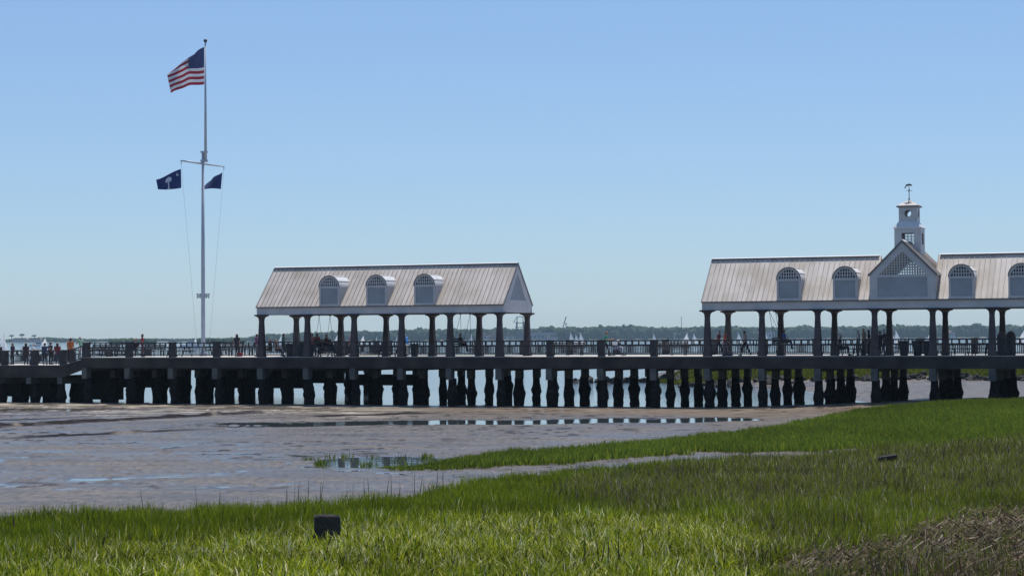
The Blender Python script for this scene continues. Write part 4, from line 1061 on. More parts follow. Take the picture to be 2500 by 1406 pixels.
# ------------------------------------------------------------------ people
def body_pose(kind):
    """capsules (p, r, q, r, region); faces +y, feet at z = 0, 1.72 m tall"""
    c = []
    SK, SH, PT, SO = 0, 1, 2, 3
    def cap(p, r0, q, r1, g): c.append((Vector(p), r0, Vector(q), r1, g))
    lean = {'stand': 0.02, 'walk': 0.08, 'lean': 0.34, 'sit': -0.05, 'push': 0.14, 'arm': 0.05}[kind]
    hz = 0.50 if kind == 'sit' else 0.92
    def up(x, y, z):            # point of the upper body, leaned about the hips
        dz = z - 0.92; return (x, y * math.cos(lean) + dz * math.sin(lean), hz + dz * math.cos(lean) - y * math.sin(lean))
    legs = {'stand': ((0.10, 0.0), (0.11, 0.03)), 'arm': ((0.09, 0.0), (0.12, 0.06)), 'lean': ((0.10, -0.10), (0.10, -0.02)), 'push': ((0.09, 0.22), (0.09, -0.30)), 'walk': ((0.08, 0.30), (0.08, -0.34)), 'sit': None}[kind]
    for k, sx in enumerate((-1, 1)):
        hip = Vector((sx * 0.09, 0, hz - 0.02))
        if kind == 'sit':
            knee = Vector((sx * 0.11, 0.43, 0.50)); ank = Vector((sx * 0.11, 0.50, 0.09))
        else:
            fx, fy = legs[k]; ank = Vector((sx * fx, fy, 0.09 + (0.07 if fy < -0.2 else 0)))
            knee = (hip + ank) / 2 + Vector((0, 0.05 + 0.03 * abs(fy), 0.02))
        cap(hip, 0.095, knee, 0.062, PT); cap(knee, 0.062, ank, 0.043, PT)
        toe = ank + Vector((sx * 0.02, 0.16, -0.055)); heel = ank + Vector((0, -0.04, -0.05))
        cap(heel, 0.04, toe, 0.035, SO)
    for sx in (-1, 1):
        cap(up(sx * 0.065, 0, 0.93), 0.112, up(sx * 0.075, 0, 1.12), 0.098, SH); cap(up(sx * 0.075, 0, 1.12), 0.098, up(sx * 0.105, 0.0, 1.33), 0.105, SH)
        cap(up(sx * 0.10, 0, 1.34), 0.085, up(sx * 0.175, 0, 1.39), 0.068, SH)
    cap(up(0, 0, 1.38), 0.06, up(0, 0.015, 1.50), 0.05, SK)
    cap(up(0, 0.03, 1.545), 0.068, up(0, 0.01, 1.625), 0.092, SK)
    cap(up(0, 0.09, 1.575), 0.016, up(0, 0.112, 1.56), 0.016, SK)
    for sx in (-1, 1): cap(up(sx * 0.088, 0.01, 1.60), 0.018, up(sx * 0.09, 0.0, 1.57), 0.014, SK)
    for k, sx in enumerate((-1, 1)):
        sh = Vector(up(sx * 0.19, 0, 1.38))
        if kind == 'lean': el = sh + Vector((sx * 0.07, 0.16, -0.24)); wr = el + Vector((-sx * 0.10, 0.22, 0.01))
        elif kind == 'push': el = sh + Vector((sx * 0.04, 0.10, -0.27)); wr = el + Vector((-sx * 0.02, 0.25, 0.05))
        elif kind == 'sit': el = sh + Vector((sx * 0.06, 0.03, -0.27)); wr = el + Vector((-sx * 0.08, 0.22, -0.06))
        elif kind == 'walk': sgn = 1 if k else -1; el = sh + Vector((sx * 0.05, 0.10 * sgn, -0.26)); wr = el + Vector((0, 0.12 * sgn + 0.06, -0.21))
        elif kind == 'arm' and k: el = sh + Vector((sx * 0.12, 0.16, -0.17)); wr = el + Vector((sx * 0.06, 0.2, 0.10))
        else: el = sh + Vector((sx * 0.05, -0.02, -0.28)); wr = el + Vector((0, 0.07, -0.23))
        mid = sh.lerp(el, 0.6)
        cap(sh, 0.06, mid, 0.052, SH); cap(mid, 0.046, el, 0.042, SK); cap(el, 0.042, wr, 0.028, SK)
        d = (wr - el).normalized(); side = d.cross(Vector((0, 0, 1)) if abs(d.z) < .8 else Vector((0, 1, 0))).normalized(); nrm = side.cross(d)
        palm = wr + d * 0.085; cap(wr, 0.028, palm, 0.034, SK)
        for f in range(4):
            root = palm + side * (f - 1.5) * 0.021; L = (0.062, 0.075, 0.070, 0.055)[f]
            k1 = root + d * L * 0.6 - nrm * 0.008; cap(root, 0.0105, k1, 0.010, SK); cap(k1, 0.010, k1 + d * L * 0.45 - nrm * 0.02, 0.009, SK)
        th = wr + d * 0.035 - side * 0.03 * sx; cap(th, 0.013, th + d * 0.05 - side * 0.03 * sx, 0.011, SK)
    return c

def capsule_mesh(caps):
    bm = bmesh.new()
    for p, r0, q, r1, g in caps:
        d = q - p; L = max(d.length, 1e-4); rot = d.to_track_quat('Z', 'Y').to_matrix().to_4x4()
        bmesh.ops.create_cone(bm, cap_ends=True, segments=12, radius1=r0, radius2=r1, depth=L, matrix=Matrix.Translation((p + q) / 2) @ rot)
        for c_, r in ((p, r0), (q, r1)): bmesh.ops.create_icosphere(bm, subdivisions=2, radius=r, matrix=Matrix.Translation(c_))
    me = bpy.data.meshes.new('figure'); bm.to_mesh(me); bm.free(); return me

def figure(kind):
    caps = body_pose(kind); me = capsule_mesh(caps)
    tmp = bpy.data.objects.new('figure_work', me); COL.objects.link(tmp)
    rm = tmp.modifiers.new('r', 'REMESH'); rm.mode = 'VOXEL'; rm.voxel_size = 0.0125
    sm = tmp.modifiers.new('s', 'SMOOTH'); sm.factor = 0.5; sm.iterations = 2
    dg = bpy.context.evaluated_depsgraph_get(); dg.update()
    out = bpy.data.meshes.new_from_object(tmp.evaluated_get(dg)); bpy.data.objects.remove(tmp)
    n = len(out.polygons); ctr = np.zeros(n * 3); out.polygons.foreach_get('center', ctr); ctr = ctr.reshape(-1, 3)
    best = np.full(n, 1e9); reg = np.zeros(n, np.int32)
    for p, r0, q, r1, g in caps:
        p_, q_ = np.array(p), np.array(q); d = q_ - p_; t = np.clip(((ctr - p_) @ d) / max(d @ d, 1e-9), 0, 1)
        dist = np.linalg.norm(ctr - (p_ + t[:, None] * d), axis=1) - (r0 + (r1 - r0) * t)
        m = dist < best; best[m] = dist[m]; reg[m] = g
    out.materials.clear()
    for _ in range(4): out.materials.append(None)
    out.polygons.foreach_set('material_index', reg); out.polygons.foreach_set('use_smooth', np.ones(n, bool)); out.update()
    head = [c for c in caps if c[4] == 0][1]
    return out, head[2] * 0.55 + head[0] * 0.45, (head[2] - head[0]).normalized()
FIG = {k: figure(k) for k in ('stand', 'walk', 'lean', 'sit', 'push', 'arm')}
CLOTH = {}
def cloth(c):
    if c not in CLOTH: CLOTH[c] = mat('clothing', c, 0.85, tuple(x * 0.8 for x in c), 9, 3)
    return CLOTH[c]
WHITE, NAVYC, BLACK, RED, ORANGE, GREEN, BLUE, MAROON, TAN, TEAL, PINK, GREY, PURPLE, DENIM, KHAKI = ((0.75, 0.75, 0.75), (0.02, 0.03, 0.08), (0.015, 0.015, 0.02), (0.45, 0.03, 0.04), (0.62, 0.17, 0.05), (0.04, 0.30, 0.18),
    (0.05, 0.14, 0.5), (0.22, 0.04, 0.05), (0.35, 0.27, 0.2), (0.05, 0.2, 0.24), (0.5, 0.16, 0.17), (0.2, 0.2, 0.22), (0.2, 0.08, 0.2), (0.05, 0.08, 0.16), (0.3, 0.25, 0.17))
def hair_mesh(style):
    mb = MB(); n = 14
    rings = [(0, 0.104), (25, 0.104), (50, 0.105), (75, 0.104), (95, 0.10)]
    vs = []; fs = []
    for a, r in rings:
        for j in range(n):
            b = 2 * math.pi * j / n; z = r * math.cos(math.radians(a)); q = r * math.sin(math.radians(a))
            front = math.sin(b) > 0.35
            zz = z + (0.045 if front and a > 60 else 0) - (0.05 if (not front and a > 80) else 0)
            if style == 'long' and math.sin(b) < 0.2 and a > 80: zz -= 0.22
            vs.append((q * math.cos(b) * 0.98, q * math.sin(b) - 0.008, zz))
    for i in range(len(rings) - 1):
        for j in range(n): fs.append((i * n + j, (i + 1) * n + j, (i + 1) * n + (j + 1) % n, i * n + (j + 1) % n))
    mb.add(vs, fs)
    if style == 'cap': mb.add([(-0.075, 0.07, 0.035), (0.075, 0.07, 0.035), (0.06, 0.19, 0.02), (-0.06, 0.19, 0.02), (-0.075, 0.07, 0.045), (0.075, 0.07, 0.045), (0.06, 0.19, 0.03), (-0.06, 0.19, 0.03)], [(0, 1, 2, 3), (7, 6, 5, 4), (0, 4, 5, 1), (2, 6, 7, 3), (1, 5, 6, 2), (0, 3, 7, 4)])
    me = bpy.data.meshes.new('hair'); me.from_pydata(mb.v, [], mb.f); me.polygons.foreach_set('use_smooth', [True] * len(mb.f)); me.materials.append(None); me.update(); return me
HAIR = {k: hair_mesh(k) for k in ('short', 'long', 'cap')}
def person(label, pos, face, pose='stand', shirt=WHITE, pants=BLACK, hair='short', haircol='hair', skin='skin', scale=1.0):
    """face: heading in degrees, 0 looks away from the viewer along the pier's depth, 90 to the left"""
    me, hc, hd = FIG[pose]
    o = link('person', me, None, tuple(pos)); o.rotation_euler = (0, 0, -PTH + math.radians(face)); o.scale = (scale,) * 3
    for sl, m_ in zip(o.material_slots, (M[skin], cloth(shirt), cloth(pants), M['iron'])): sl.link = 'OBJECT'; sl.material = m_
    tag(o, label, 'person', 'people on the pier')
    h = link('cap' if hair == 'cap' else 'hair', HAIR[hair], o, tuple(hc)); h.rotation_euler = (-math.atan2(hd.y, hd.z) * 0.6, 0, 0)
    h.material_slots[0].link = 'OBJECT'; h.material_slots[0].material = M[haircol] if isinstance(haircol, str) else cloth(haircol)
    return o
LZ = ZL
person('person in dark clothes at the far left edge of the lower landing', on_deck(3, 3.0, LZ), 80, 'lean', BLACK, BLACK)
person('person in dark sleeveless top, second from the left edge on the landing', on_deck(31, 4.0, LZ), 160, 'stand', (0.05, 0.03, 0.06), BLACK, 'long')
person('long haired woman in dark dress beside the person in white cap', on_deck(63, 3.0, LZ), 20, 'stand', (0.06, 0.035, 0.04), (0.05, 0.03, 0.04), 'long')
person('person in white shirt and white cap on the lower landing', on_deck(76, 2.2, LZ), -60, 'lean', WHITE, DENIM, 'cap', (0.8, 0.8, 0.8))
person('person in dark blue shirt looking out, left one of a close pair', on_deck(109, 3.5, LZ), 10, 'arm', (0.03, 0.06, 0.12), BLACK)
person('person in charcoal shirt, taller one of a close pair', on_deck(123, 4.0, LZ), -20, 'stand', (0.06, 0.055, 0.07), BLACK, scale=1.04)
person('person in dark red top standing at the foot of the ramp', on_deck(140, 2.6, LZ), 30, 'stand', MAROON, DENIM, 'long')
person('broad person in bright orange shirt on the ramp', on_deck(172, 2.2, LZ + 0.24), 10, 'stand', ORANGE, BLACK, scale=1.08)
person('person in pale green shirt half hidden by the ramp corner post', on_deck(199, 3.0, Z_DECK - 0.1), 60, 'lean', (0.25, 0.42, 0.3), WHITE, 'short', 'hair_grey')
person('person in red jacket above the rail left of the flagpole', on_deck(347, 2.5), -60, 'stand', RED, MAROON, 'long', scale=1.02)
person('dark haired person sitting just left of the red jacket', on_deck(331, 7.6), 200, 'sit', BLACK, BLACK, scale=1.08)
person('person in black seen from behind, between flagpole and pavilion', on_deck(578, 3.2), 0, 'stand', (0.03, 0.03, 0.045), BLACK, 'long')
person('person in purple shirt leaning by the pavilion end column', on_deck(628, 3.4), 80, 'arm', PURPLE, GREY)
person('dark haired person sitting low in the first pavilion bay, left one', on_deck(659, 6.2), 90, 'sit', BLACK, BLACK)
person('dark haired person sitting low in the first pavilion bay, right one', on_deck(674, 6.6), -90, 'sit', GREY, BLACK)
person('person in teal and white reaching out in the first pavilion bay', on_deck(691, 3.6), -80, 'arm', TEAL, GREY)
person('person in pinkish red shirt, left of two beside the second column', on_deck(762, 2.0), 170, 'stand', PINK, BLACK)
person('person in brick red shirt, right of two beside the second column', on_deck(774, 2.6), 190, 'stand', (0.42, 0.10, 0.08), (0.3, 0.3, 0.3), 'long')
person('dark clothed person sitting at the first table, left side', on_deck(787, 2.2), 180, 'sit', BLACK, BLACK)
person('dark clothed person sitting at the first table, right side', on_deck(806, 3.8), 0, 'sit', (0.06, 0.03, 0.04), BLACK)
person('person in pale cap and mauve shirt behind the third column pair', on_deck(858, 7.5), 80, 'stand', (0.3, 0.2, 0.3), BLACK, 'cap', (0.8, 0.75, 0.72), scale=0.98)
person('person in bright blue shirt beside the fourth column', on_deck(993, 7.6), 70, 'lean', (0.08, 0.3, 0.75), WHITE, 'cap', (0.7, 0.75, 0.85))
person('green shirted person pushing a stroller across the open gap', on_deck(1478, 3.6), -90, 'push', GREEN, BLACK, 'short')
person('grey haired person in maroon shirt walking under the longer pavilion', on_deck(1754, 2.2), -95, 'walk', MAROON, (0.06, 0.05, 0.06), 'short', 'hair_grey')
person('person in orange red shirt walking just behind the grey haired one', on_deck(1769, 3.6), -80, 'walk', (0.5, 0.09, 0.05), (0.4, 0.35, 0.33))
person('walker in pink and white top in the first bay of the longer pavilion', on_deck(1820, 2.4), 90, 'walk', (0.6, 0.42, 0.45), BLACK)
person('person in white cap sitting left at the table by the cross gable', on_deck(2052, 2.0), -80, 'sit', BLACK, BLACK, 'cap', (0.8, 0.8, 0.8), scale=1.12)
person('person in white shirt and white visor at the table by the cross gable', on_deck(2096, 2.4), 80, 'stand', WHITE, KHAKI, 'cap', (0.8, 0.8, 0.8), 'skin_dark', 0.97)
person('tall person in tan shirt and pale cap behind the white shirt', on_deck(2110, 4.2), 120, 'stand', TAN, BLACK, 'cap', (0.75, 0.75, 0.75), scale=1.06)
person('dark clothed person with black hair right at the gable column', on_deck(2122, 2.0), 100, 'stand', BLACK, BLACK, 'long', scale=1.0)
person('dark haired person between the two gable columns', on_deck(2149, 2.6), 60, 'stand', (0.03, 0.035, 0.05), BLACK, scale=0.96)
person('person in white cap and dark shirt between the two gable columns', on_deck(2160, 3.2), 90, 'stand', (0.04, 0.045, 0.06), (0.1, 0.1, 0.12), 'cap', (0.8, 0.8, 0.8))
def sitter(sw, label, y, shirt, pants):
    s, R, o = sw; p = R @ Vector((0.02, y, -0.37)); w = pier(s + p.x, 2.75 + p.y, p.z)
    person(label, w, -90, 'sit', shirt, pants)
sitter(sw2, 'dark clothed person sitting on the swing of the shorter pavilion', -0.3, BLACK, BLACK)
sitter(sw3, 'person in blue shirt sitting on the swung out swing', -0.2, BLUE, DENIM)
sitter(sw1, 'person in dark red sitting on the swing behind the first table', 0.3, (0.12, 0.03, 0.04), BLACK)
bg_ = thing('red_bag', 'small bright red bag on the deck near the flagpole bench', 'bag', tuple(on_deck(585, 4.5)), -PTH)
q = MB(); q.prism([(-0.17, 0.0), (0.17, 0.0), (0.22, 0.12), (0.17, 0.30), (-0.17, 0.30), (-0.22, 0.12)], -0.09, 0.09); q.build('bag_body', cloth((0.5, 0.03, 0.04)), bg_)
q = MB(); q.tube([(-0.10, 0, 0.30), (-0.08, 0, 0.42), (0.08, 0, 0.42), (0.10, 0, 0.30)], 0.012, 6); q.build('bag_handle', 'iron', bg_)

# ------------------------------------------------------------------ boats, far shore buildings
def sailboat(label, px, dist, mast, head=0.0, sail='sail', heel=0.06, jib=True):
    d = pix_ray(px, 840); X = d.x / d.y * dist
    o = thing('sailing_dinghy', label, 'sailboat', (X, dist, 0.0), head, 'sailing dinghies out on the harbour'); o.rotation_euler = (heel, 0, head)
    mast *= 1.12; k = mast / 6.0; L = 2.1 * k
    q = MB(); st = [(-L, 0.55, 0.50), (-L * .4, 0.75, 0.46), (L * .4, 0.62, 0.48), (L, 0.05, 0.62)]
    vs = []; fs = []
    for x, w, z in st: vs += [(x, -w * k, z * k), (x, -w * k * .6, -0.05), (x, w * k * .6, -0.05), (x, w * k, z * k)]
    for i in range(3):
        for j in range(4): fs.append((i * 4 + j, i * 4 + (j + 1) % 4, (i + 1) * 4 + (j + 1) % 4, (i + 1) * 4 + j))
    fs += [(0, 1, 2, 3), (15, 14, 13, 12)]
    q.add(vs, fs); q.build('hull', 'hull', o)
    mx = L * 0.35
    q = MB(); q.tube([(mx, 0, 0.4 * k), (mx, 0, mast)], [0.05, 0.03], 6); q.tube([(mx, 0, 1.0 * k), (-L * .85, 0.25, 1.0 * k)], 0.035, 6); q.build('mast', 'mast', o)
    def sailmesh(name, A, B, C, belly, m):
        mb = MB(); n = 8; A, B, C = Vector(A), Vector(B), Vector(C)
        idx = {}
        for i in range(n + 1):
            for j in range(n + 1 - i):
                a, b = i / n, j / n; c = 1 - a - b; p = A * c + B * a + C * b
                p = p + Vector((0, belly * 27 * a * b * c * 0.4 + belly * (a * c + b * c) , 0)); idx[i, j] = len(mb.v); mb.v.append(tuple(p))
        for i in range(n):
            for j in range(n - i):
                mb.f.append((idx[i, j], idx[i + 1, j], idx[i, j + 1])); mb.m.append(0)
                if i + j < n - 1: mb.f.append((idx[i + 1, j], idx[i + 1, j + 1], idx[i, j + 1])); mb.m.append(0)
        mb.build(name, m, o, smooth=True)
    sailmesh('mainsail', (mx - .05, 0, mast * .98), (mx - .05, 0, 1.05 * k), (-L * .85, 0.25, 1.05 * k), 0.35 * k, sail)
    if jib: sailmesh('jib', (mx + .05, 0, mast * .78), (L * .98, 0, 0.65 * k), (mx - 0.3, 0.3, 0.75 * k), 0.25 * k, 'sail')
    return o
for a in [
    ('tall white sail cut by the left edge of the photo', 3, 620, 6.4, 0.4, 'sail', 0.05),
    ('small leaning sail beyond the pair on the landing', 108, 1300, 6.0, 0.3, 'sail', 0.28),
    ('thin sail just left of the flagpole base', 474, 1150, 6.0, 1.2, 'sail', 0.2),
    ('white sail in the first bay of the shorter pavilion', 684, 900, 6.0, 0.6, 'sail', 0.02),
    ('white sail in the second bay of the shorter pavilion, beside the swing', 820, 1000, 6.0, 0.5, 'sail', 0.05),
    ('small white sail in the third bay of the shorter pavilion, left side', 884, 1250, 6.0, 0.3, 'sail', 0.2),
    ('narrow sail in the third bay of the shorter pavilion, right side', 918, 1350, 6.0, 1.35, 'sail', 0.1),
    ('narrow sail in the fourth bay of the shorter pavilion', 967, 1250, 6.0, 1.4, 'sail', 0.1),
    ('large white sail behind the right hand swing', 1149, 780, 6.2, 1.2, 'sail', 0.04),
    ('left sail of the close trio right of the shorter pavilion', 1397, 900, 6.4, 3.6, 'sail', 0.05),
    ('middle and lowest sail of the close trio', 1409, 1050, 5.8, 3.7, 'sail', 0.05),
    ('right sail of the close trio right of the shorter pavilion', 1421, 880, 6.4, 3.6, 'sail', 0.05),
    ('lone narrow sail midway along the open gap', 1598, 1150, 6.4, 3.9, 'sail', 0.02),
    ('upright blue white sail left of the longer pavilion', 1648, 820, 6.2, 1.5, 'sail', 0.0),
    ('broad white sail just left of the longer pavilion', 1674, 900, 6.0, 0.2, 'sail', 0.05),
    ('small white sail closest to the longer pavilion end column', 1697, 1050, 6.0, 3.5, 'sail', 0.05),
    ('white sail in the first bay of the longer pavilion', 1806, 950, 6.2, 3.6, 'sail', 0.05),
    ('narrow white sail left of the swung out swing', 1872, 900, 6.2, 3.8, 'sail', 0.02),
    ('low white sail touching the gable column', 2181, 1200, 5.2, 3.4, 'sail', 0.02),
    ('largest white sail in the bay below the cross gable', 2192, 720, 6.2, 3.35, 'sail', 0.02),
    ('small sail right of the cross gable barrels', 2269, 1150, 6.0, 0.4, 'sail', 0.02),
    ('thin white sail beside the last column pair', 2437, 900, 6.3, 1.45, 'sail', 0.02),
    ('white sail at the right edge of the photo', 2493, 900, 6.2, 0.3, 'sail', 0.2)]: sailboat(*a)
def motorboat(label, px, dist):
    d = pix_ray(px, 840); o = thing('motor_boat', label, 'boat', (d.x / d.y * dist, dist, 0), 0.1)
    q = MB(); q.prism([(-7, 1.4), (-6.6, -0.1), (5.5, -0.1), (7.5, 1.9)], -1.8, 1.8); q.build('hull', 'hull', o)
    q = MB(); q.prism([(-3, 1.45), (3.0, 1.55), (2.0, 3.4), (-2.6, 3.4)], -1.4, 1.4); q.build('cabin', 'hull', o)
    q = MB(); q.box(-2.0, 1.6, -1.43, -1.402, 2.3, 3.0); q.build('window', 'far_glass', o)
motorboat('white motor boat on the water left of the flagpole base', 468, 1150)
motorboat('white motor boat on the water behind the landing', 95, 1400)

def far_house(label, px, back, w, h, wall='far_wall', roof='far_roof', nwin=5):
    p = on_far(px, back); o = thing('shore_building', label, 'building', tuple(p), 0.05)
    q = MB(); q.box(-w / 2, w / 2, 0, 14, 0, h); q.build('wall', wall, o)
    q = MB(); q.prism([(-w / 2 - .6, h + .02), (w / 2 + .6, h + .02), (w / 2 - 3, h + 3.2), (-w / 2 + 3, h + 3.2)], -0.8, 14.8); q.build('roof', roof, o)
    for k in range(nwin):
        x = -w / 2 + w * (k + .5) / nwin; q = MB(); q.box(x - w / nwin * .28, x + w / nwin * .28, -0.08, -0.01, h * .35, h * .75); q.build('window', 'far_glass', o)
far_house('pale long shore building with reddish roof seen left of the gantry', 1196, -28, 42, 7.5)
far_house('reddish low shore building just right of the pavilion swing', 1215, -40, 26, 4.5, 'far_roof', 'far_roof')
far_house('pale shore building behind the shorter pavilion end column', 1246, -30, 46, 5.0)
far_house('wide grey flat shore building in the left of the open gap', 1330, -30, 50, 8.5, 'far_grey', 'far_grey', 8)
far_house('small pale shore house below the crane boom', 1350, -45, 16, 4.0)
far_house('pale shore house behind the second bay of the longer pavilion', 1872, -30, 26, 9, 'far_wall', 'far_grey')
far_house('tiny pale shore house in the right hand bay of the longer pavilion', 2326, -30, 9, 8)
far_house('low pale building on the far left shore', 48, -30, 26, 4.5)
far_house('second low pale building on the far left shore', 86, -30, 20, 4.5)

p = on_far(1270, -60)
g_ = thing('gantry_tower', 'dark steel gantry tower on the far shore beside the pavilion end', 'tower', tuple(p), 0.2)
q = MB()
for x in (-7, 7):
    for y in (-4, 4): q.bar((x, y, 0), (x * .75, y * .75, 30), 1.3)
q.build('legs', 'far_steel', g_, kind='stuff')
q = MB()
for z in (6, 13, 20, 27): q.box(-7.3, 7.3, -4.3, 4.3, z, z + 1.1)
q.build('platforms', 'far_steel', g_, kind='stuff')
q = MB(); q.bar((-5, 0, 27), (-5, 0, 38), 1.1); q.bar((5, 0, 27), (5, 0, 38), 1.1); q.bar((-5.5, 0, 38), (5.5, 0, 38), 1.2); q.bar((-5, 0, 38), (-11, 0, 28), 0.9); q.build('head_frame', 'far_steel', g_, kind='stuff')
q = MB(); q.box(-6.2, 6.2, -3.4, 3.4, 0.5, 13); q.build('machine_house', 'far_steel', g_)
p = on_far(1366, 30)
c_ = thing('crane', 'slanted crane boom rising above the far trees in the open gap', 'crane', tuple(p), 0.0)
q = MB(); q.bar((0, 0, 2), (11, 0, 37), 1.5); q.build('boom', 'far_steel', c_)
q = MB(); q.box(-5, 3, -2.5, 2.5, 0.0, 4.5); q.build('cab', 'far_steel', c_)
p = on_far(1382, -50); m2 = thing('channel_marker', 'thin dark post on the far shore below the crane', 'post', tuple(p)); q = MB(); q.tube([(0, 0, 0), (0, 0, 24)], [0.9, 0.6], 8); q.box(-1.2, 1.2, -1, 1, 24, 26); q.build('post_shaft', 'far_steel', m2)
p = on_far(1664, 60); m3 = thing('radio_mast', 'faint thin radio mast above the far trees left of the longer pavilion', 'mast', tuple(p)); q = MB(); q.tube([(0, 0, 0), (0, 0, 38.5)], [0.8, 0.35], 6); q.bar((-1.6, 0, 34), (1.6, 0, 34), 0.5); q.build('mast_shaft', 'far_steel', m3)

def umbrella_tree(label, px, h, w):
    p = on_far(px, 20); o = thing('umbrella_tree', label, 'tree', tuple(p), 0, 'tall flat topped trees on the far left shore')
    q = MB(); q.tube([(0, 0, 0), (0.8, 0, h * .5), (0, 0, h * .93)], [1.0, 0.8, 0.5], 6)
    for a in range(5): q.bar((0, 0, h * .8), (w * .4 * math.cos(a * 1.26), w * .4 * math.sin(a * 1.26), h * .97), 0.5)
    q.build('trunk', 'far_steel', o)
    mb = MB()
    for k in range(16):
        a, r = random.uniform(0, 6.28), random.uniform(0, w * .5)
        mb.ball((r * math.cos(a), r * math.sin(a), h - (r / w) ** 2 * 5 + random.uniform(-.5, .5)), random.uniform(0.9, 1.7), 7, 5, sq=(1.3, 1.3, .7))
    mb.build('crown', 'woods', o, kind='stuff')
umbrella_tree('leftmost flat topped tree above the far left shore', 28, 12.5, 9)
umbrella_tree('widest flat topped tree above the far left shore', 53, 14, 12)
umbrella_tree('rightmost flat topped tree above the far left shore', 84, 12.5, 8)

def islet(name, label, px0, px1, dist, h):
    V = []; T = []; off = 0
    bm = bmesh.new(); bmesh.ops.create_icosphere(bm, subdivisions=2, radius=1.0); ico = np.array([v.co[:] for v in bm.verts]); tri = np.array([[v.index for v in f.verts] for f in bm.faces]); bm.free()
    for k in range(90):
        px = rng.uniform(px0, px1); d = pix_ray(px, 835); Y = dist + rng.uniform(0, 40)
        r = rng.uniform(2, 4.2); hh = h * rng.uniform(.75, 1.03)
        sh = ico * (1 + .22 * rng.standard_normal((len(ico), 1))) * np.array([r, r, hh * .55]); V.append(sh + np.array([d.x / d.y * Y, Y, hh * .45])); T.append(tri + off); off += len(ico)
    tag(link(name, fast_mesh(name, np.concatenate(V), np.concatenate(T), ['woods'])), label, 'islet', kind='stuff')
islet('wooded_islet', 'low dark wooded islet left of the flagpole behind the red jacket', 272, 376, 1900, 5.3)
islet('wooded_islet', 'low dark wooded islet just right of the flagpole base', 482, 590, 1900, 5.5)

# ------------------------------------------------------------------ rocks of the far bank behind the piles
def rock_mesh(k):
    r = np.random.default_rng(k); bm = bmesh.new(); bmesh.ops.create_icosphere(bm, subdivisions=2, radius=1.0)
    for v in bm.verts: v.co *= 1 + 0.22 * r.standard_normal(); v.co.z *= 0.7
    me = bpy.data.meshes.new('rock'); bm.to_mesh(me); bm.free(); me.materials.append(M['rock']); return me
ROCKS = [rock_mesh(k) for k in range(6)]
for k in range(150):
    px = random.uniform(1385, 2540); y = random.uniform(915, 933)
    if px < 1660 and random.random() < 0.35: continue
    d = pix_ray(px, y); kk = (EYE - 0.25) / -d.z; X, Y = d.x * kk, d.y * kk
    if px < 1660: Y = 202 + random.uniform(-4, 4); X = d.x / d.y * Y
    if px > 1660: Y = random.uniform(182.5, 189.5); X = d.x / d.y * Y
    z = float(base_h(np.array(X), np.array(Y))); r = random.uniform(0.18, 0.50) if px > 1660 else random.uniform(0.35, 0.85)
    o = link('rock', ROCKS[k % 6], None, (X, Y, max(z, 0.0) + r * .15), rot=(random.random(), random.random(), random.uniform(0, 6))); o.scale = (r * 1.3, r, r)
    where = next(w for lim, w in ((1480, 'left part of the open gap'), (1560, 'middle of the open gap'), (1660, 'right part of the open gap'), (1725, 'end of the longer pavilion'), (1860, 'first bay of the longer pavilion'),
                                  (1996, 'second bay of the longer pavilion'), (2136, 'third bay of the longer pavilion'), (2279, 'cross gable bay'), (2425, 'bay right of the cross gable'), (9999, 'last bay at the right edge')) if px < lim)
    tag(o, ('dark weedy shore rock seen between piles under the ' if px > 1660 else 'dark rock in the water seen between piles under the ') + where, 'rock', 'rocks beyond the pier, ' + where)

# ------------------------------------------------------------------ stump and board in the marsh
gx, gy = ground(799, 1340); gz = float(ground_h(np.array(gx), np.array(gy)))
st = thing('timber_stump', 'square black timber stump standing in the near grass', 'stump', (gx, gy, gz), 0.12)
def worn_block(name, m, parent, size, z0, z1, jit, seed, cuts=4):
    r = random.Random(seed); bm = bmesh.new(); bmesh.ops.create_cube(bm, size=1.0)
    bmesh.ops.subdivide_edges(bm, edges=bm.edges[:], cuts=cuts, use_grid_fill=True)
    for v in bm.verts:
        t = v.co.z + .5; edge = (abs(v.co.x) > .49) + (abs(v.co.y) > .49) + (v.co.z > .49)
        k = 1 - (0.05 if edge >= 2 else 0) * r.random()
        v.co = Vector((v.co.x * size[0] * k + r.uniform(-jit, jit), v.co.y * size[1] * k + r.uniform(-jit, jit), z0 + (z1 - z0) * t - (r.uniform(0, jit * 3.2) if v.co.z > .49 else 0)))
    me = bpy.data.meshes.new(name); bm.to_mesh(me); bm.free(); me.materials.append(M[m]); return link(name, me, parent)
worn_block('post_body', 'timber', st, (0.56, 0.48), -0.3, 0.72, 0.007, 3)
worn_block('post_top', 'timber_top', st, (0.50, 0.42), 0.64, 0.745, 0.012, 5)
for x in (-0.12, 0.13):
    q = MB(); q.tube([(x, -0.26, 0.5), (x, -0.235, 0.5)], 0.022, 8); q.build('bolt', 'iron', st)
gx, gy = ground(2166, 1140); gz = float(ground_h(np.array(gx), np.array(gy)))
bd = thing('driftwood_board', 'short dark board lying tilted in the brown marsh grass', 'board', (gx, gy, gz + 0.22), 0.25); bd.rotation_euler = (0.5, -0.12, 0.15)
q = MB(); q.box(-0.34, 0.34, -0.05, 0.05, -0.02, 0.20); q.build('board_plank', 'timber', bd)
q = MB(); q.box(-0.36, -0.28, -0.09, -0.052, -0.45, 0.18); q.build('board_cleat', 'timber', bd)

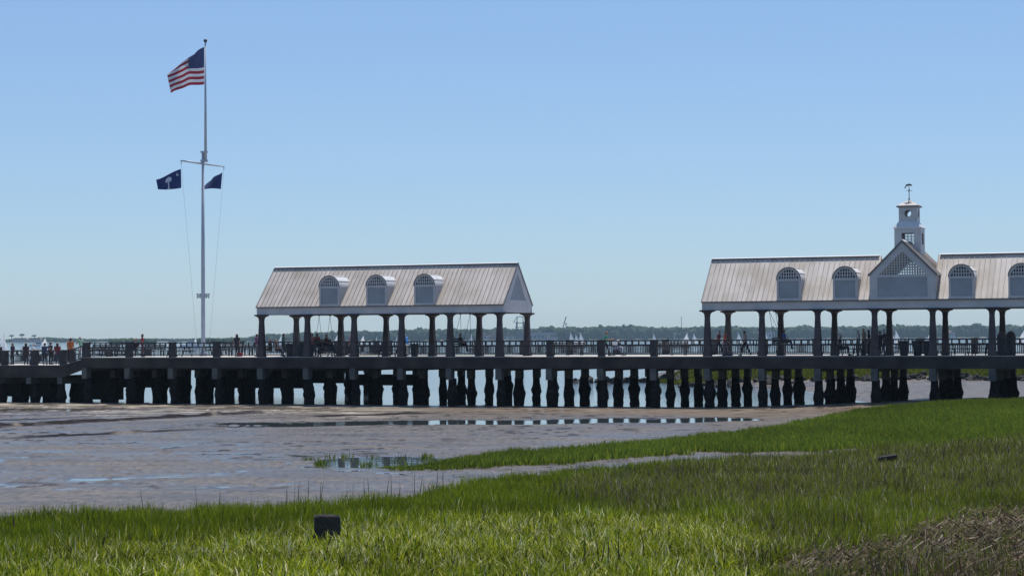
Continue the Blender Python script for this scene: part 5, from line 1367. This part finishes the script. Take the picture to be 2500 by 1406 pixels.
# ------------------------------------------------------------------ marsh grass
def W(pts): return [ground(x, y) for x, y in pts]
NEAR = W([(-90, 1288), (100, 1280), (250, 1272), (400, 1266), (560, 1262), (700, 1252), (800, 1246), (900, 1236), (980, 1228), (1050, 1214), (1110, 1196), (1180, 1182), (1300, 1170), (1500, 1150), (1700, 1130), (1900, 1124), (2060, 1116), (2120, 1096), (2600, 1096), (2600, 1460), (-90, 1460)])
FARG = W([(925, 1140), (1050, 1128), (1200, 1114), (1400, 1102), (1500, 1089), (1650, 1076), (1800, 1060), (1900, 1045), (2000, 1025), (2100, 1006), (2200, 995), (2300, 986), (2400, 982), (2640, 978), (2640, 1098), (2120, 1098), (2095, 1092), (2000, 1102), (1740, 1102), (1600, 1114), (1480, 1124), (1400, 1133), (1200, 1141), (1010, 1148)])
BRIGHT = W([(-90, 1372), (150, 1362), (420, 1345), (700, 1325), (880, 1302), (1020, 1285), (1300, 1276), (1700, 1282), (1880, 1310), (1950, 1350), (1850, 1465), (-90, 1465)])
BROWN = W([(1330, 1215), (1480, 1165), (1700, 1135), (2100, 1118), (2560, 1060), (2560, 1235), (2300, 1215), (2000, 1235), (1700, 1262), (1500, 1262)])
STRAW = W([(1870, 1425), (1960, 1366), (2100, 1348), (2250, 1326), (2330, 1290), (2440, 1262), (2580, 1255), (2580, 1325), (2430, 1345), (2280, 1375), (2080, 1415), (1960, 1440)])
CORNER = W([(2000, 1470), (2090, 1405), (2290, 1370), (2440, 1335), (2600, 1310), (2600, 1470)])

def scatter(poly, dens):
    p = np.array(poly); x0, y0 = p.min(0); x1, y1 = p.max(0)
    n = int((x1 - x0) * (y1 - y0) * dens)
    X = rng.uniform(x0, x1, n); Y = rng.uniform(y0, y1, n); m = inside(X + 0.9 * (vnoise(X * 1.1, Y * .8, 81) - .5) + rng.normal(0, .10, n), Y + 1.5 * (vnoise(X * .8, Y * .6, 82) - .5) + 1.0 * (vnoise(X * 2.6, Y * 2, 83) - .5) + rng.normal(0, .25, n), poly); return X[m], Y[m]

def blades(name, X, Y, H, Wd, bend, col, seg, label, mt='grass', azim=None, lift=None):
    n = len(X); Z = ground_h(X, Y) - 0.02
    if lift is not None: Z = Z + lift
    az = rng.uniform(0, 2 * np.pi, n) if azim is None else azim
    face = rng.uniform(0, np.pi, n)
    fx, fy = np.cos(face) * Wd / 2, np.sin(face) * Wd / 2
    dx, dy = np.cos(az), np.sin(az)
    prof = [(0, 1.0)] + [((k + 1) / (seg), 0.85 - 0.25 * k) for k in range(seg - 1)] + [(1.0, 0.0)]
    V = []
    for t, w in prof[:-1]:
        b = bend * H * t ** 2; z = H * t * np.sqrt(np.clip(1 - (bend * t) ** 2 * 0.7, .05, 1))
        for s in (-1, 1): V.append(np.stack([X + dx * b + s * fx * w, Y + dy * b + s * fy * w, Z + z], -1))
    b = bend * H; z = H * np.sqrt(np.clip(1 - bend ** 2 * 0.7, .05, 1)); V.append(np.stack([X + dx * b, Y + dy * b, Z + z], -1))
    k = len(V); V = np.stack(V, 1).reshape(-1, 3); o = np.arange(n)[:, None] * k
    T = []
    for s in range(seg - 1): T += [o + np.array([[2 * s, 2 * s + 1, 2 * s + 3]]), o + np.array([[2 * s, 2 * s + 3, 2 * s + 2]])]
    T.append(o + np.array([[2 * seg - 2, 2 * seg - 1, 2 * seg]]))
    C = np.repeat(np.concatenate([col, np.ones((n, 1))], 1), k, 0)
    tag(link(name, fast_mesh(name, V, np.concatenate(T), [mt], C)), label, 'grass', kind='stuff')

def mixcol(cols, wts):
    c = np.array(cols); w = np.array(wts) / sum(wts); return lambda n: c[rng.choice(len(c), n, p=w)] * rng.uniform(0.75, 1.25, (n, 1)) * rng.uniform(0.94, 1.06, (n, 3))
C_MID = mixcol([(0.17, 0.225, 0.012), (0.22, 0.27, 0.014), (0.11, 0.165, 0.012), (0.34, 0.34, 0.09), (0.04, 0.055, 0.010)], [5, 4, 3, .7, 1])
C_BRI = mixcol([(0.31, 0.36, 0.022), (0.42, 0.44, 0.03), (0.18, 0.23, 0.016), (0.66, 0.63, 0.24), (0.82, 0.77, 0.50), (0.05, 0.06, 0.012)], [5, 4, 3.2, 2.2, 1.3, 2])
C_BRN = mixcol([(0.19, 0.225, 0.022), (0.24, 0.27, 0.025), (0.20, 0.16, 0.08), (0.06, 0.048, 0.03), (0.52, 0.47, 0.32)], [4.5, 3.5, 2.5, 2.6, 1.0])
C_FAR = mixcol([(0.13, 0.19, 0.025), (0.17, 0.235, 0.025), (0.095, 0.145, 0.026), (0.25, 0.28, 0.03), (0.05, 0.07, 0.015)], [4, 4, 2, 2.6, 1])
def px_right(X, Y): return X / Y + 0.03 * (vnoise(X * .6, Y * .3, 23) - .5)
C_COR = mixcol([(0.24, 0.165, 0.10), (0.08, 0.055, 0.035), (0.14, 0.16, 0.03), (0.48, 0.38, 0.26)], [4, 3.5, 2.5, 1.4])
def zone_colors(X, Y):
    n = len(X); c = C_MID(n)
    jx, jy = X + 1.6 * (vnoise(X * .9, Y * .9, 21) - .5) + rng.normal(0, .5, n), Y + 3.4 * (vnoise(X * .9, Y * .5, 22) - .5) + rng.normal(0, 1.3, n)
    b = inside(jx, jy, BRIGHT) & (rng.random(n) < 0.85); c[b] = C_BRI(b.sum())
    b = inside(jx, jy, BROWN) & (rng.random(n) < 0.92); c[b] = C_BRN(b.sum())
    b = (px_right(X, Y) > 0.115) & (rng.random(n) < 0.5); c[b] = C_BRN(b.sum())
    b = inside(jx, jy, CORNER) & (rng.random(n) < 0.85); c[b] = C_COR(b.sum())
    patch = (0.75 + 0.5 * vnoise(X * .55, Y * .4, 31))[:, None]
    return c * patch

X, Y = scatter(NEAR, 330)
st_in = inside(X, Y, STRAW)
keep = (~inside(X, Y, CORNER) | (rng.random(len(X)) < 0.55)) & (~st_in | (rng.random(len(X)) < 0.22)) & ~((np.abs(X - st.location.x) < 0.36) & (Y > st.location.y - 1.5) & (Y < st.location.y + 0.35) & ((Y > st.location.y - 0.45) | (rng.random(len(X)) < 0.4))) & (Y < 62)
X, Y = X[keep], Y[keep]
edge = inside(X, Y, BRIGHT); bro = inside(X, Y, BROWN)
n = len(X); H = rng.uniform(0.24, 0.52, n) * (0.62 + 0.70 * vnoise(X * 1.3, Y * 1.1, 41)); H[edge] *= 0.95; H[bro] *= 1.02
blades('marsh_grass', X, Y, H, np.where(edge, rng.uniform(0.016, 0.052, n), rng.uniform(0.012, 0.030, n)), np.where(edge, rng.uniform(0.1, 0.9, n), rng.uniform(0.03, 0.5, n)), zone_colors(X, Y), 3, 'bright green marsh grass across the near foreground')
X, Y = scatter(NEAR, 210); keep = Y >= 61.5; X, Y = X[keep], Y[keep]; n = len(X)
blades('marsh_grass', X, Y, rng.uniform(0.22, 0.46, n), rng.uniform(0.016, 0.034, n), rng.uniform(0.03, 0.5, n), zone_colors(X, Y), 2, 'brown and green marsh grass in the middle right')
X, Y = scatter(FARG, 200); n = len(X)
c = C_FAR(n) * (0.8 + 0.45 * vnoise(X * .35, Y * .15, 51))[:, None]
jb = inside(X, Y + 4 * (vnoise(X * .5, Y * .3, 52) - .5), BROWN) & (rng.random(n) < 0.8); c[jb] = C_BRN(jb.sum())
pa = np.array(FARG[:14]); tipd = np.clip((X - FARG[0][0]) / 4.0, 0.35, 1)
blades('marsh_grass', X, Y, rng.uniform(0.18, 0.40, n) * tipd, rng.uniform(0.022, 0.05, n), rng.uniform(0.03, 0.55, n), c, 2, 'tongue of green marsh grass reaching out over the mud to the pier')
# sparse tufts standing in the pool at the tip
tx, ty = [], []
for k in range(46):
    cx_, cy_ = rng.uniform(-8.0, -2.6), rng.uniform(72.0, 78.5)
    if rng.random() > (cx_ + 8.6) / 5.5: continue
    m_n = int(rng.uniform(12, 40)); tx += list(cx_ + .16 * rng.standard_normal(m_n)); ty += list(cy_ + .3 * rng.standard_normal(m_n))
X, Y = np.array(tx), np.array(ty); n = len(X)
blades('grass_tufts', X, Y, rng.uniform(0.12, 0.30, n), rng.uniform(0.02, 0.04, n), rng.uniform(0.05, 0.5, n), C_FAR(n) * .8, 2, 'sparse grass tufts standing in the pool at the grass tip')
# grass on the far bank behind the piles
BANKG = [(17, 193), (24, 188.5), (75, 188), (75, 240), (24, 240), (15, 205)]
X, Y = scatter(BANKG, 60); n = len(X)
blades('bank_grass', X, Y, rng.uniform(0.25, 0.6, n), rng.uniform(0.06, 0.14, n), rng.uniform(0.05, 0.6, n), C_FAR(n) * np.array([.85, .72, .8]), 2, 'green grass on the far bank seen between the right hand piles')
# dead dark stalks standing above the grass
X, Y = scatter(NEAR, 9); keep = (rng.random(len(X)) < np.where(inside(X, Y, BROWN) | inside(X, Y, CORNER), 1.0, 0.22)); X, Y = X[keep], Y[keep]; n = len(X)
H = rng.uniform(0.38, 0.75, n)
blades('dead_stalks', X, Y, H, rng.uniform(0.012, 0.026, n), rng.uniform(0.0, 0.55, n), mixcol([(0.05, 0.045, 0.03), (0.09, 0.075, 0.05), (0.3, 0.26, 0.18)], [5, 3, 1.2])(n), 2, 'dark dead stalks standing up out of the marsh grass', 'straw')
ex = []
for px, py, k in ((340, 1262, 1), (490, 1262, 1), (540, 1258, 1), (620, 1256, 1), (690, 1250, 1), (735, 1250, 2), (765, 1246, 2), (805, 1244, 3), (845, 1240, 2), (900, 1236, 2), (960, 1230, 3), (1015, 1220, 3), (1080, 1206, 4), (1490, 1406, 4), (1500, 1400, 3), (1560, 1406, 2), (1410, 1406, 2), (110, 1406, 3), (960, 1380, 2), (2060, 1330, 2), (1880, 1406, 3)):
    a_, b_ = ground(px, py); ex += [(a_ + rng.normal() * .14, b_ + rng.normal() * .2) for _ in range(k)]
ex = np.array(ex); n = len(ex)
blades('dead_stalks', ex[:, 0], ex[:, 1], rng.uniform(0.75, 1.05, n), np.full(n, 0.028), rng.uniform(0, .16, n), np.tile([[0.045, 0.04, 0.028]], (n, 1)), 3, 'tallest dark stalks sticking up from the grass edge', 'straw')
# wrack of broken reed in the lower right corner
X, Y = scatter(STRAW, 560); X2, Y2 = scatter(CORNER, 130); X = np.concatenate([X, X2]); Y = np.concatenate([Y, Y2]); n = len(X); mound = 0.10 + 0.22 * vnoise(X * .6, Y * .6, 61)
sx_, L_, el = np.where(rng.random(n) < 0.35, rng.normal(0.1, 0.4, n), rng.uniform(-1.57, 1.57, n)) + np.pi * rng.integers(0, 2, n), rng.uniform(0.08, 0.42, n), np.abs(rng.normal(0.0, 0.45, n))
ux, uy = np.cos(sx_), np.sin(sx_); Z = ground_h(X, Y) + mound * rng.random(n)
wd = rng.uniform(0.008, 0.02, n)
A = np.stack([X - ux * L_ / 2, Y - uy * L_ / 2, Z], -1); B = np.stack([X + ux * L_ / 2, Y + uy * L_ / 2, Z + L_ * np.sin(el) * rng.choice([-1, 1], n)], -1)
off = np.stack([-uy * wd * .5, ux * wd * .5, wd * .6], -1)
V = np.stack([A - off, A + off, B + off, B - off], 1).reshape(-1, 3); Q = np.arange(n * 4).reshape(-1, 4)
c = mixcol([(0.30, 0.215, 0.135), (0.50, 0.40, 0.27), (0.16, 0.115, 0.07), (0.04, 0.032, 0.022), (0.14, 0.16, 0.03)], [4, 1.6, 4, 4.5, 1.4])(n)
tag(link('reed_wrack', fast_mesh('reed_wrack', V, Q, ['straw'], np.repeat(np.concatenate([c, np.ones((n, 1))], 1), 4, 0))), 'tangled heap of dry brown reeds in the lower right corner', 'reeds', kind='stuff')
q = MB()                  # thicker broken canes on top of the wrack
for k in range(34):
    px, py = rng.uniform(1960, 2500), rng.uniform(1300, 1400)
    if py < 1395 - (px - 1900) * 0.19: continue
    a_, b_ = ground(px, py); z_ = float(ground_h(np.array(a_), np.array(b_))) + 0.2; an = rng.normal(0.0, .5); L_ = rng.uniform(.3, .9)
    dz = rng.uniform(-.06, .22)
    q.tube([(a_ - math.cos(an) * L_ / 2, b_ - math.sin(an) * L_ / 2, z_), (a_, b_, z_ + .03 + dz * .4), (a_ + math.cos(an) * L_ / 2, b_ + math.sin(an) * L_ / 2, z_ + dz)], [0.015, 0.013, 0.009], 6, mi=0 if k % 3 else 1)
tag(q.build('broken_canes', [cloth((0.26, 0.20, 0.14)), cloth((0.07, 0.055, 0.04))]), 'thicker broken canes lying over the reed heap in the lower right corner', 'reeds', kind='stuff')

# ------------------------------------------------------------------ haze over the harbour
hz = MB(); hz.box(-2600, 2600, -160, 3960, -1.6, 41)
hm = bpy.data.materials.new('haze'); hm.use_nodes = True; nt = hm.node_tree; nt.nodes.clear()
ho = nt.nodes.new('ShaderNodeOutputMaterial'); hv = nt.nodes.new('ShaderNodeVolumePrincipled')
hv.inputs['Color'].default_value = (0.62, 0.85, 1.0, 1); hv.inputs['Density'].default_value = 0.000085; hv.inputs['Anisotropy'].default_value = 0.0
nt.links.new(hv.outputs[0], ho.inputs['Volume']); M['haze'] = hm
tag(hz.build('haze', 'haze'), 'thin blue haze over the harbour', 'haze', kind='stuff')
